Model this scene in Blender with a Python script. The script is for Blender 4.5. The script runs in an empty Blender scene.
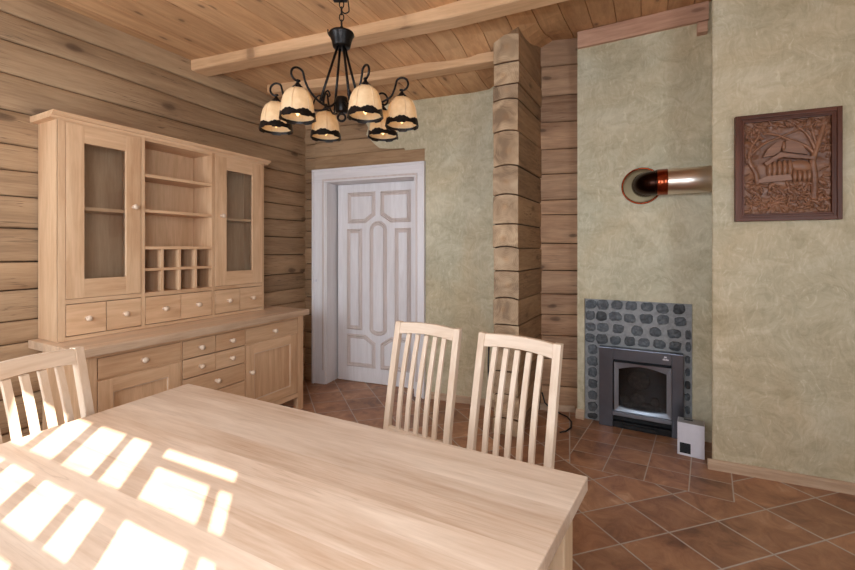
import bpy, bmesh, math, random
from mathutils import Vector, Matrix, noise
PI = math.pi
R = math.radians
scene = bpy.context.scene
COL = scene.collection
random.seed(7)

# ---------------------------------------------------------------- camera
cam_d = bpy.data.cameras.new('camera')
cam = bpy.data.objects.new('camera', cam_d); COL.objects.link(cam)
cam_d.sensor_width = 36.0
cam_d.lens = 412.0/855.0*36.0
cam_d.shift_y = -36.0/855.0
cam_d.clip_start = 0.02
cam.location = (0, 0, 1.35)
cam.rotation_euler = (R(90), 0, 0)
scene.camera = cam

# ---------------------------------------------------------------- world, sun, window light, exposure
world = bpy.data.worlds.new('world'); scene.world = world
world.use_nodes = True
wn = world.node_tree.nodes; wl = world.node_tree.links
bg = wn['Background']
bg.inputs['Color'].default_value = (0.62, 0.76, 1.0, 1)
bg.inputs['Strength'].default_value = 2.0

sun_d = bpy.data.lights.new('sun', 'SUN'); sun = bpy.data.objects.new('sun', sun_d); COL.objects.link(sun)
sun_d.energy = 11.0; sun_d.angle = R(0.4); sun_d.color = (1.0, 0.95, 0.87)
_az = Vector((0.318, -0.948, 0)).normalized()
_to = Vector((_az.x*math.cos(R(36)), _az.y*math.cos(R(36)), math.sin(R(36))))
sun.rotation_euler = _to.to_track_quat('Z', 'Y').to_euler()

def area(name, loc, aim, sx, sy, power, color):
    d = bpy.data.lights.new(name, 'AREA'); o = bpy.data.objects.new(name, d); COL.objects.link(o)
    d.shape = 'RECTANGLE'; d.size = sx; d.size_y = sy; d.energy = power; d.color = color
    o.location = loc
    o.rotation_euler = (Vector(loc)-Vector(aim)).to_track_quat('Z', 'Y').to_euler()
    return o
# daylight through the windows of the wall behind the camera, plus added fill from the right
area('window_daylight', (-0.42, -0.17, 1.52), (0.0, 1.6, 1.40), 0.95, 0.95, 25, (0.80, 0.90, 1.0))
area('window_daylight_left', (-2.0, 0.60, 1.6), (-0.6, 2.6, 1.55), 0.9, 1.2, 36, (0.80, 0.90, 1.0))
area('added_fill_right', (1.5, -1.05, 1.7), (0.6, 2.6, 1.6), 1.2, 1.2, 34, (0.80, 0.90, 1.0))  # added soft fill lamp; the wall has no window on this side

vs = scene.view_settings
scene.display_settings.display_device = 'sRGB'
vs.view_transform = 'Standard'; vs.look = 'None'; vs.gamma = 1.0; vs.use_curve_mapping = False
vs.exposure = 0.55

# ---------------------------------------------------------------- materials
def lin(r, g, b):
    f = lambda c: (c/255/12.92) if c/255 <= 0.04045 else ((c/255+0.055)/1.055)**2.4
    return (f(r), f(g), f(b), 1)

class N:
    def __init__(s, name):
        s.m = bpy.data.materials.new(name); s.m.use_nodes = True
        s.t = s.m.node_tree; s.b = s.t.nodes['Principled BSDF']
    def n(s, typ, **kw):
        nd = s.t.nodes.new(typ)
        for k, v in kw.items():
            if k.startswith('i_'):
                nd.inputs[int(k[2:])].default_value = v
            else: setattr(nd, k, v)
        return nd
    def l(s, a, b): s.t.links.new(a, b)
    def math(s, op, a, b=None, c=None):
        nd = s.t.nodes.new('ShaderNodeMath'); nd.operation = op
        for i, v in enumerate((a, b, c)):
            if v is None: continue
            if hasattr(v, 'links') or hasattr(v, 'is_output'): s.l(v, nd.inputs[i])
            else: nd.inputs[i].default_value = v
        return nd.outputs[0]
    def ramp(s, fac, stops, interp='LINEAR'):
        nd = s.t.nodes.new('ShaderNodeValToRGB'); nd.color_ramp.interpolation = interp
        e = nd.color_ramp.elements
        e[0].position, e[0].color = stops[0]; e[1].position, e[1].color = stops[-1]
        for p, c in stops[1:-1]:
            x = e.new(p); x.color = c
        s.l(fac, nd.inputs[0]); return nd.outputs[0]
    def mix(s, fac, a, b, mode='MIX'):
        nd = s.t.nodes.new('ShaderNodeMix'); nd.data_type = 'RGBA'; nd.blend_type = mode
        for i, v in ((0, fac), (6, a), (7, b)):
            if hasattr(v, 'is_output'): s.l(v, nd.inputs[i])
            else: nd.inputs[i].default_value = v
        return nd.outputs[2]
    def noise(s, vec, scale, detail=4, rough=0.55, dist=0.0):
        nd = s.t.nodes.new('ShaderNodeTexNoise')
        nd.inputs['Scale'].default_value = scale; nd.inputs['Detail'].default_value = detail
        nd.inputs['Roughness'].default_value = rough; nd.inputs['Distortion'].default_value = dist
        s.l(vec, nd.inputs['Vector']); return nd
    def mapping(s, vec, sc=(1, 1, 1), rot=(0, 0, 0), loc=(0, 0, 0)):
        nd = s.t.nodes.new('ShaderNodeMapping')
        nd.inputs['Scale'].default_value = sc; nd.inputs['Rotation'].default_value = rot; nd.inputs['Location'].default_value = loc
        s.l(vec, nd.inputs['Vector']); return nd.outputs[0]
    def bump(s, h, strength=0.3, dist=0.01):
        nd = s.t.nodes.new('ShaderNodeBump'); nd.inputs['Strength'].default_value = strength; nd.inputs['Distance'].default_value = dist
        s.l(h, nd.inputs['Height']); s.l(nd.outputs[0], s.b.inputs['Normal'])
    def done(s, col, rough=0.6, metal=0.0, spec=0.5):
        if hasattr(col, 'is_output'): s.l(col, s.b.inputs['Base Color'])
        else: s.b.inputs['Base Color'].default_value = col
        if hasattr(rough, 'is_output'): s.l(rough, s.b.inputs['Roughness'])
        else: s.b.inputs['Roughness'].default_value = rough
        s.b.inputs['Metallic'].default_value = metal
        s.b.inputs['Specular IOR Level'].default_value = spec
        return s.m

def wood(name, light, dark, axis='X', rough=0.5, knots=0.0, knot_col=(70, 45, 25), lamella=None, tone=0.35,
         grain=1.0, bump=0.15, attr=False, streak=0.5, knot_scale=3.0, spec=0.4, plane=None, cracks=0.0, vary=0.0):
    """procedural timber: fibres run along `axis` of the object's own coordinates"""
    k = N(name)
    tc = k.n('ShaderNodeTexCoord').outputs['Object']
    oi = k.n('ShaderNodeObjectInfo').outputs['Random']
    comb = k.n('ShaderNodeCombineXYZ')
    off = k.math('MULTIPLY', oi, 17.0)
    for i in range(3): k.l(off, comb.inputs[i])
    base = k.n('ShaderNodeVectorMath', operation='ADD')
    k.l(tc, base.inputs[0]); k.l(comb.outputs[0], base.inputs[1]); vec = base.outputs[0]
    if attr:
        at = k.n('ShaderNodeAttribute', attribute_name='plank').outputs['Fac']
        c2 = k.n('ShaderNodeCombineXYZ'); o2 = k.math('MULTIPLY', at, 31.0)
        for i in range(3): k.l(o2, c2.inputs[i])
        b2 = k.n('ShaderNodeVectorMath', operation='ADD'); k.l(vec, b2.inputs[0]); k.l(c2.outputs[0], b2.inputs[1]); vec = b2.outputs[0]
    if lamella:
        ax, wid = lamella
        sp = k.n('ShaderNodeSeparateXYZ'); k.l(tc, sp.inputs[0])
        idx = k.math('FLOOR', k.math('DIVIDE', sp.outputs[ax], wid))
        wnz = k.n('ShaderNodeTexWhiteNoise', noise_dimensions='1D'); k.l(idx, wnz.inputs['W'])
        c2 = k.n('ShaderNodeCombineXYZ'); o2 = k.math('MULTIPLY', wnz.outputs[0], 23.0)
        for i in range(3): k.l(o2, c2.inputs[i])
        b2 = k.n('ShaderNodeVectorMath', operation='ADD'); k.l(vec, b2.inputs[0]); k.l(c2.outputs[0], b2.inputs[1]); vec = b2.outputs[0]
    s = {'X': (0.09, 1, 1), 'Y': (1, 0.09, 1), 'Z': (1, 1, 0.09)}[axis]
    s2 = {'X': (0.35, 1, 1), 'Y': (1, 0.35, 1), 'Z': (1, 1, 0.35)}[axis]
    v1 = k.mapping(vec, s)
    fine = k.noise(v1, 95*grain, 5, 0.6, 0.2).outputs[0]
    broad = k.noise(v1, 16*grain, 4, 0.55, 1.2).outputs[0]
    big = k.noise(k.mapping(vec, s2), 2.6, 3, 0.5, 0.5).outputs[0]
    f = k.math('ADD', k.math('MULTIPLY', fine, 0.35*streak*2), k.math('ADD', k.math('MULTIPLY', broad, 0.65), k.math('MULTIPLY', big, tone)))
    f = k.math('DIVIDE', f, 0.35*streak*2+0.65+tone)
    col = k.ramp(f, [(0.36, dark), (0.62, light)])
    if attr:
        tint = k.ramp(at, [(0.0, (0.88, 0.87, 0.86, 1)), (0.5, (1, 1, 1, 1)), (1.0, (1.1, 1.07, 1.04, 1))])
        col = k.mix(1.0, col, tint, 'MULTIPLY')
    if lamella:
        tint = k.ramp(wnz.outputs[0], [(0.0, (0.86, 0.85, 0.84, 1)), (1.0, (1.08, 1.06, 1.04, 1))])
        col = k.mix(1.0, col, tint, 'MULTIPLY')
    if vary > 0:
        tint = k.ramp(k.math('FRACT', k.math('MULTIPLY', oi, 7.31)), [(0, (1-vary, 1-vary*1.1, 1-vary*1.2, 1)), (1, (1+vary, 1+vary*0.9, 1+vary*0.8, 1))])
        col = k.mix(1.0, col, tint, 'MULTIPLY')
    if cracks > 0:
        s3 = {'X': (0.03, 1, 1), 'Y': (1, 0.03, 1), 'Z': (1, 1, 0.03)}[axis]
        cn = k.noise(k.mapping(vec, s3), 26, 3, 0.6, 0.3).outputs[0]
        ck = k.ramp(k.math('ABSOLUTE', k.math('SUBTRACT', cn, 0.5)), [(0.002, (1, 1, 1, 1)), (0.010, (0, 0, 0, 1))])
        cbw = k.n('ShaderNodeRGBToBW'); k.l(ck, cbw.inputs[0])
        brk = k.ramp(k.noise(vec, 2.3, 2).outputs[0], [(0.45, (0, 0, 0, 1)), (0.6, (1, 1, 1, 1))])
        bbw = k.n('ShaderNodeRGBToBW'); k.l(brk, bbw.inputs[0])
        col = k.mix(k.math('MULTIPLY', k.math('MULTIPLY', cbw.outputs[0], bbw.outputs[0]), cracks), col, lin(*knot_col))
    if knots > 0:
        ks = list({'X': (0.45, 1, 1), 'Y': (1, 0.45, 1), 'Z': (1, 1, 0.45)}[axis])
        ks = tuple(ks)
        vo = k.n('ShaderNodeTexVoronoi', voronoi_dimensions='2D' if plane is not None else '3D'); vo.inputs['Scale'].default_value = knot_scale; vo.inputs['Randomness'].default_value = 1.0
        nv = k.noise(vec, 6, 2).outputs[1]
        ad = k.n('ShaderNodeVectorMath', operation='MULTIPLY_ADD')
        k.l(nv, ad.inputs[0]); ad.inputs[1].default_value = (0.035, 0.035, 0.035); k.l(k.mapping(vec, ks), ad.inputs[2])
        vsrc = ad.outputs[0]
        if plane in (0, 1):
            sp2 = k.n('ShaderNodeSeparateXYZ'); cb2 = k.n('ShaderNodeCombineXYZ'); k.l(vsrc, sp2.inputs[0])
            k.l(sp2.outputs[1 if plane == 0 else 0], cb2.inputs[0]); k.l(sp2.outputs[2], cb2.inputs[1]); vsrc = cb2.outputs[0]
        k.l(vsrc, vo.inputs['Vector'])
        kd = k.ramp(vo.outputs['Distance'], [(0.0, (1, 1, 1, 1)), (0.04, (0.8, 0.8, 0.8, 1)), (0.06, (0.25, 0.25, 0.25, 1)), (0.14, (0, 0, 0, 1))])
        kk = k.n('ShaderNodeRGBToBW'); k.l(kd, kk.inputs[0])
        col = k.mix(k.math('MULTIPLY', kk.outputs[0], knots), col, lin(*knot_col))
    k.bump(k.math('ADD', fine, broad), bump, 0.003)
    return k.done(col, rough, 0, spec)

def plain(name, rgb, rough=0.5, metal=0.0, spec=0.5, vary=0.06, scale=30, bump=0.0):
    k = N(name)
    tc = k.n('ShaderNodeTexCoord').outputs['Object']
    nz = k.noise(tc, scale, 3).outputs[0]
    c = lin(*rgb)
    d = tuple(max(0, x*(1-vary*3)) for x in c[:3])+(1,); e = tuple(min(1, x*(1+vary*3)) for x in c[:3])+(1,)
    col = k.ramp(nz, [(0.3, d), (0.7, e)])
    if bump: k.bump(nz, bump, 0.004)
    return k.done(col, rough, metal, spec)

OAK_L, OAK_D = lin(226, 188, 150), lin(192, 148, 110)
M = {}
M['oak_x'] = wood('oak_along_x', OAK_L, OAK_D, 'X', 0.42, vary=0.07, tone=0.6)
M['oak_z'] = wood('oak_along_z', OAK_L, OAK_D, 'Z', 0.42, vary=0.05, tone=0.6)
M['oak_y'] = wood('oak_along_y', OAK_L, OAK_D, 'Y', 0.45)
M['oak_inner'] = wood('oak_interior', lin(220, 184, 148), lin(192, 152, 114), 'Z', 0.5)
M['counter'] = wood('counter_oak', lin(222, 192, 162), lin(188, 152, 122), 'X', 0.33, lamella=(1, 0.09))
M['table'] = wood('table_oak', lin(230, 205, 182), lin(192, 158, 130), 'X', 0.32, lamella=(1, 0.085), tone=0.7, bump=0.06, streak=0.55, cracks=0.25, knot_col=(150, 112, 84))
M['table_z'] = wood('table_leg_oak', lin(220, 190, 156), lin(188, 152, 116), 'Z', 0.4)
M['chair_z'] = wood('chair_beech_upright', lin(224, 200, 176), lin(204, 174, 146), 'Z', 0.42, bump=0.05)
M['chair_x'] = wood('chair_beech_across', lin(224, 200, 176), lin(204, 174, 146), 'X', 0.42, bump=0.05)
M['log'] = wood('old_log', lin(178, 146, 112), lin(132, 102, 74), 'X', 0.75, knots=0.8, attr=True, knot_col=(72, 50, 34), streak=0.6, bump=0.5, knot_scale=2.3, tone=0.8, plane=1, cracks=0.7)
M['log_y'] = wood('old_log_side', lin(170, 134, 98), lin(112, 82, 56), 'Y', 0.75, knots=0.6, attr=True, streak=0.6, bump=0.5, knot_scale=3.0, tone=0.8, plane=0, cracks=0.7)
M['log_red'] = wood('old_log_reddish', lin(204, 166, 132), lin(146, 110, 84), 'X', 0.75, knots=0.75, attr=True, knot_col=(66, 46, 34), streak=0.6, bump=0.5, tone=0.8, plane=1, cracks=0.7)
M['moss'] = plain('log_chinking', (58, 42, 26), 0.95, vary=0.1, scale=60, bump=0.5)
M['ceil'] = wood('ceiling_pine', lin(218, 172, 126), lin(180, 132, 90), 'X', 0.6, knots=0.8, attr=True, knot_col=(104, 70, 44), knot_scale=4.0, tone=0.5, bump=0.1, plane=2)
M['beam'] = wood('beam_pine', lin(222, 180, 138), lin(190, 146, 104), 'X', 0.6, knots=0.7, knot_col=(116, 80, 52), knot_scale=3.4, tone=0.5, bump=0.1, plane=2)
M['board'] = wood('reddish_board', lin(216, 172, 144), lin(180, 134, 108), 'X', 0.6, knots=0.7, knot_col=(110, 70, 52), plane=1)
M['skirting'] = wood('skirting_pine', lin(208, 180, 152), lin(176, 144, 116), 'X', 0.5)
M['white_z'] = wood('limed_white_upright', lin(236, 231, 231), lin(221, 214, 213), 'Z', 0.5, bump=0.06)
M['white_x'] = wood('limed_white_across', lin(236, 231, 231), lin(221, 214, 213), 'X', 0.5, bump=0.06)
M['white_groove'] = wood('limed_white_moulding', lin(222, 208, 202), lin(202, 186, 178), 'Z', 0.5, bump=0.06)
M['black_iron'] = plain('black_iron', (32, 28, 26), 0.38, 0.75, vary=0.15, scale=80)
M['steel_dark'] = plain('dark_steel', (112, 114, 122), 0.30, 0.9, vary=0.05, scale=4)
M['steel_mid'] = plain('brushed_steel', (146, 150, 158), 0.36, 0.9, vary=0.05, scale=4)
M['soot'] = plain('soot_black', (20, 19, 20), 0.6, vary=0.2)
M['ember_log'] = plain('ceramic_log', (96, 88, 80), 0.9, vary=0.25, scale=50)
M['pipe_steel'] = plain('flue_steel', (222, 208, 196), 0.32, 1.0, vary=0.02, scale=3)
M['pipe_dark'] = plain('flue_bronze', (44, 26, 20), 0.25, 1.0, vary=0.05, scale=3)
M['copper'] = plain('copper', (150, 70, 44), 0.22, 1.0, vary=0.03, scale=3)
M['rosette'] = plain('rosette_brass', (112, 98, 74), 0.42, 0.8, vary=0.03, scale=5)
M['white_plastic'] = plain('white_enamel', (214, 210, 216), 0.4, vary=0.01)
M['grey_plastic'] = plain('grey_enamel', (150, 148, 146), 0.4, vary=0.01)
M['black_plastic'] = plain('black_plastic', (28, 30, 32), 0.5, vary=0.1)
M['carving'] = wood('carved_walnut', lin(150, 104, 76), lin(100, 62, 42), 'X', 0.38, bump=0.1, spec=0.4)
M['carving_dark'] = wood('carved_walnut_frame', lin(104, 58, 38), lin(66, 34, 22), 'X', 0.4, bump=0.1, spec=0.3)
M['frame_z'] = wood('walnut_frame_upright', lin(104, 58, 38), lin(66, 34, 22), 'Z', 0.4, bump=0.1, spec=0.3)
M['shell'] = plain('plain_wall_paint', (204, 192, 160), 0.9, vary=0.03, scale=3)

def endgrain():
    k = N('log_end_grain')
    tc = k.n('ShaderNodeTexCoord').outputs['Object']
    at = k.n('ShaderNodeAttribute', attribute_name='plank').outputs['Fac']
    n1 = k.noise(tc, 7, 4, 0.6, 0.8).outputs[0]
    # radial shakes and rings per log, centre stored as attribute
    ce = k.n('ShaderNodeAttribute', attribute_name='centre').outputs['Vector']
    sub = k.n('ShaderNodeVectorMath', operation='SUBTRACT'); k.l(tc, sub.inputs[0]); k.l(ce, sub.inputs[1])
    ln = k.n('ShaderNodeVectorMath', operation='LENGTH'); k.l(sub.outputs[0], ln.inputs[0])
    rr = k.math('ADD', ln.outputs['Value'], k.math('MULTIPLY', n1, 0.03))
    ring = k.math('SINE', k.math('MULTIPLY', rr, 520))
    col = k.ramp(k.math('ADD', n1, k.math('MULTIPLY', ring, 0.05)), [(0.34, lin(138, 114, 90)), (0.5, lin(176, 148, 118)), (0.66, lin(198, 172, 142))])
    core = k.ramp(rr, [(0.01, (1.12, 0.98, 0.84, 1)), (0.05, (1, 1, 1, 1))])
    col = k.mix(0.8, col, core, 'MULTIPLY')
    tint = k.ramp(at, [(0.0, (0.82, 0.80, 0.78, 1)), (1.0, (1.12, 1.1, 1.05, 1))])
    col = k.mix(1.0, col, tint, 'MULTIPLY')
    k.bump(n1, 0.5, 0.01)
    return k.done(col, 0.8)
M['endgrain'] = endgrain()

def plaster(name, a, b, c):
    k = N(name)
    tc = k.n('ShaderNodeTexCoord').outputs['Object']
    warp = k.noise(tc, 3.0, 3).outputs[1]
    ad = k.n('ShaderNodeVectorMath', operation='MULTIPLY_ADD')
    k.l(warp, ad.inputs[0]); ad.inputs[1].default_value = (0.25, 0.25, 0.25); k.l(tc, ad.inputs[2])
    v = k.mapping(ad.outputs[0], (1.0, 1.0, 1.9), (0.3, 0.7, 0.2))
    n1 = k.noise(v, 4.5, 8, 0.72, 1.1).outputs[0]
    n2 = k.noise(tc, 1.6, 4, 0.55, 0.8).outputs[0]
    v2 = k.mapping(ad.outputs[0], (3.2, 3.2, 1.0), (0.5, 0.2, 0.9))
    n3 = k.noise(v2, 8, 5, 0.66, 1.6).outputs[0]
    f = k.math('ADD', k.math('MULTIPLY', n1, 0.42), k.math('ADD', k.math('MULTIPLY', n2, 0.33), k.math('MULTIPLY', n3, 0.25)))
    col = k.ramp(f, [(0.40, a), (0.5, b), (0.60, c)])
    hue = k.ramp(k.noise(tc, 0.9, 3, 0.6, 1.0).outputs[0], [(0.4, (1.0, 1.0, 1.0, 1)), (0.65, (1.04, 0.95, 0.86, 1))])
    col = k.mix(1.0, col, hue, 'MULTIPLY')
    sc = k.ramp(n3, [(0.60, (0, 0, 0, 1)), (0.72, (1, 1, 1, 1))]); sb = k.n('ShaderNodeRGBToBW'); k.l(sc, sb.inputs[0])
    col = k.mix(k.math('MULTIPLY', sb.outputs[0], 0.45), col, lin(226, 218, 192))
    k.bump(k.math('ADD', n1, k.math('MULTIPLY', n3, 0.6)), 0.3, 0.01)
    return k.done(col, k.math('ADD', 0.5, k.math('MULTIPLY', n1, 0.3)), 0, 0.35)
M['plaster'] = plaster('olive_plaster', lin(174, 164, 136), lin(195, 186, 158), lin(212, 204, 179))
M['plaster_warm'] = plaster('olive_plaster_warm', lin(172, 159, 130), lin(192, 179, 150), lin(209, 197, 171))

def floor_mat():
    k = N('terracotta_tiles')
    tc = k.n('ShaderNodeTexCoord').outputs['Object']
    sp = k.n('ShaderNodeSeparateXYZ'); k.l(tc, sp.inputs[0]); X, Y = sp.outputs[0], sp.outputs[1]
    def dot(ox, oy, ux, uy, uc):   # (X-ox)*ux+(Y-oy)*uy
        return k.math('ADD', k.math('MULTIPLY', k.math('SUBTRACT', X, ox), ux), k.math('MULTIPLY', k.math('SUBTRACT', Y, oy), uy))
    def basis(e, d):
        det = e[0]*d[1]-e[1]*d[0]
        return (d[1]/det, -d[0]/det), (-e[1]/det, e[0]/det)
    # laid diagonally over the room
    e = (math.cos(R(16)), math.sin(R(16))); d = (math.cos(R(112)), math.sin(R(112)))
    ia, ib = basis(e, d)
    a = dot(1.44, 2.045, ia[0], ia[1], 0); b = dot(1.44, 2.045, ib[0], ib[1], 0)
    cl = k.math('MAXIMUM', a, -0.8)
    A = k.math('SUBTRACT', k.math('MULTIPLY', a, 3.19), k.math('MULTIPLY', k.math('MULTIPLY', a, cl), 0.44))
    B = k.math('DIVIDE', b, 0.243)
    # hearth: laid square to the chimney breast
    e2 = (0.883, -0.469); d2 = (0.564, 0.826)
    ja, jb = basis(e2, d2)
    C_ = k.math('DIVIDE', dot(1.175, 2.668, ja[0], ja[1], 0), 0.222)
    D_ = k.math('DIVIDE', dot(1.175, 2.668, jb[0], jb[1], 0), 0.2)
    m1 = k.math('GREATER_THAN', D_, -1.0)
    # right of the slanting joint from (0.87,2.52) to (1.07,3.10)
    m2 = k.math('GREATER_THAN', dot(0.87, 2.52, 0.9457, -0.325, 0), 0.0)
    m3 = k.math('LESS_THAN', C_, 2.93)
    m = k.math('MULTIPLY', k.math('MULTIPLY', m1, m2), m3)
    def sel(p, q): return k.math('ADD', k.math('MULTIPLY', p, m), k.math('MULTIPLY', q, k.math('SUBTRACT', 1.0, m)))
    u = sel(C_, A); v = sel(D_, B)
    def edge(t): return k.math('SUBTRACT', 0.5, k.math('ABSOLUTE', k.math('SUBTRACT', k.math('FRACT', t), 0.5)))
    g = k.math('MINIMUM', edge(u), edge(v))
    bd = k.math('MULTIPLY', k.math('ABSOLUTE', k.math('ADD', D_, 1.0)), 1.0)
    b1 = k.math('ADD', bd, k.math('MULTIPLY', k.math('SUBTRACT', 1.0, m2), 9.0))
    b2 = k.math('ADD', k.math('MULTIPLY', k.math('ABSOLUTE', dot(0.87, 2.52, 0.9457, -0.325, 0)), 4.0), k.math('MULTIPLY', k.math('SUBTRACT', 1.0, m1), 9.0))
    b3 = k.math('ADD', k.math('ABSOLUTE', k.math('SUBTRACT', C_, 2.93)), k.math('MULTIPLY', k.math('SUBTRACT', 1.0, m1), 9.0))
    b1 = k.math('ADD', b1, k.math('MULTIPLY', k.math('GREATER_THAN', C_, 2.93), 9.0))
    g = k.math('MINIMUM', k.math('MINIMUM', g, b3), k.math('MINIMUM', b1, b2))
    grout = k.ramp(g, [(0.011, (1, 1, 1, 1)), (0.018, (0, 0, 0, 1))])
    gb = k.n('ShaderNodeRGBToBW'); k.l(grout, gb.inputs[0])
    cb = k.n('ShaderNodeCombineXYZ'); k.l(k.math('FLOOR', u), cb.inputs[0]); k.l(k.math('FLOOR', v), cb.inputs[1]); k.l(m, cb.inputs[2])
    wnz = k.n('ShaderNodeTexWhiteNoise', noise_dimensions='3D'); k.l(cb.outputs[0], wnz.inputs['Vector'])
    ofs = k.n('ShaderNodeVectorMath', operation='MULTIPLY_ADD'); k.l(wnz.outputs['Color'], ofs.inputs[0]); ofs.inputs[1].default_value = (9, 9, 9); k.l(tc, ofs.inputs[2])
    n1 = k.noise(ofs.outputs[0], 7, 6, 0.65, 1.0).outputs[0]
    n2 = k.noise(ofs.outputs[0], 2.2, 3, 0.5, 0.5).outputs[0]
    f = k.math('ADD', k.math('MULTIPLY', n1, 0.6), k.math('MULTIPLY', n2, 0.4))
    col = k.ramp(f, [(0.33, lin(114, 78, 58)), (0.47, lin(160, 114, 84)), (0.58, lin(182, 136, 102)), (0.70, lin(212, 174, 144))])
    tint = k.ramp(wnz.outputs[0], [(0, (0.82, 0.82, 0.84, 1)), (1, (1.1, 1.06, 1.04, 1))])
    col = k.mix(1.0, col, tint, 'MULTIPLY')
    col = k.mix(k.math('MULTIPLY', gb.outputs[0], 0.85), col, lin(190, 178, 166))
    h = k.math('SUBTRACT', k.math('MULTIPLY', n1, 0.25), k.math('MULTIPLY', gb.outputs[0], 0.6))
    k.bump(h, 0.35, 0.006)
    rg = k.math('ADD', k.math('ADD', 0.3, k.math('MULTIPLY', n1, 0.2)), k.math('MULTIPLY', gb.outputs[0], 0.35))
    return k.done(col, rg, 0, 0.5)
M['floor'] = floor_mat()

def stone_mat():
    k = N('dark_cobble')
    tc = k.n('ShaderNodeTexCoord').outputs['Object']
    at = k.n('ShaderNodeAttribute', attribute_name='plank').outputs['Fac']
    n1 = k.noise(tc, 34, 5, 0.7).outputs[0]
    col = k.ramp(n1, [(0.3, lin(52, 54, 58)), (0.55, lin(84, 88, 92)), (0.75, lin(118, 122, 124))])
    tint = k.ramp(at, [(0, (0.45, 0.43, 0.42, 1)), (0.3, (0.95, 0.95, 0.95, 1)), (1, (1.25, 1.25, 1.25, 1))])
    col = k.mix(1.0, col, tint, 'MULTIPLY')
    k.bump(n1, 0.6, 0.01)
    return k.done(col, 0.55)
M['stone'] = stone_mat()
M['mortar'] = plain('grey_mortar', (146, 146, 146), 0.9, vary=0.06, scale=40, bump=0.4)

def glass_mat(name, tint=(1, 1, 1, 1), alpha=0.85, rough=0.03):
    k = N(name)
    tr = k.n('ShaderNodeBsdfTransparent'); tr.inputs[0].default_value = tint
    gl = k.n('ShaderNodeBsdfGlossy'); gl.inputs['Roughness'].default_value = rough
    lw = k.n('ShaderNodeLayerWeight'); lw.inputs[0].default_value = 0.25
    mx = k.n('ShaderNodeMixShader')
    k.l(k.math('ADD', k.math('MULTIPLY', lw.outputs['Fresnel'], 0.6), 1-alpha), mx.inputs[0])
    k.l(tr.outputs[0], mx.inputs[1]); k.l(gl.outputs[0], mx.inputs[2])
    k.l(mx.outputs[0], k.t.nodes['Material Output'].inputs[0])
    return k.m
M['pane'] = glass_mat('cabinet_glass', (0.95, 0.95, 0.95, 1), 0.97)
M['stove_glass'] = glass_mat('stove_glass', (0.55, 0.54, 0.53, 1), 0.975, 0.05)
M['tumbler'] = glass_mat('tumbler_glass', (0.93, 0.95, 0.95, 1), 0.86)

def shade_mat():
    k = N('cream_lamp_glass')
    tc = k.n('ShaderNodeTexCoord').outputs['Object']
    nz = k.noise(tc, 40, 3).outputs[0]
    col = k.ramp(nz, [(0.3, lin(226, 200, 160)), (0.7, lin(240, 218, 184))])
    k.done(col, 0.35, 0, 0.5)
    k.b.inputs['Transmission Weight'].default_value = 0.0
    k.b.inputs['Subsurface Weight'].default_value = 0.0
    tl = k.n('ShaderNodeBsdfTranslucent'); k.l(col, tl.inputs[0])
    mx = k.n('ShaderNodeMixShader'); mx.inputs[0].default_value = 0.45
    k.l(k.b.outputs[0], mx.inputs[1]); k.l(tl.outputs[0], mx.inputs[2])
    k.l(mx.outputs[0], k.t.nodes['Material Output'].inputs[0])
    return k.m
M['shade'] = shade_mat()
def bulb_mat():
    k = N('warm_bulb'); k.done(lin(255, 225, 170), 0.3)
    k.b.inputs['Emission Color'].default_value = lin(255, 206, 140); k.b.inputs['Emission Strength'].default_value = 2.2
    return k.m
M['bulb'] = bulb_mat()

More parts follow.
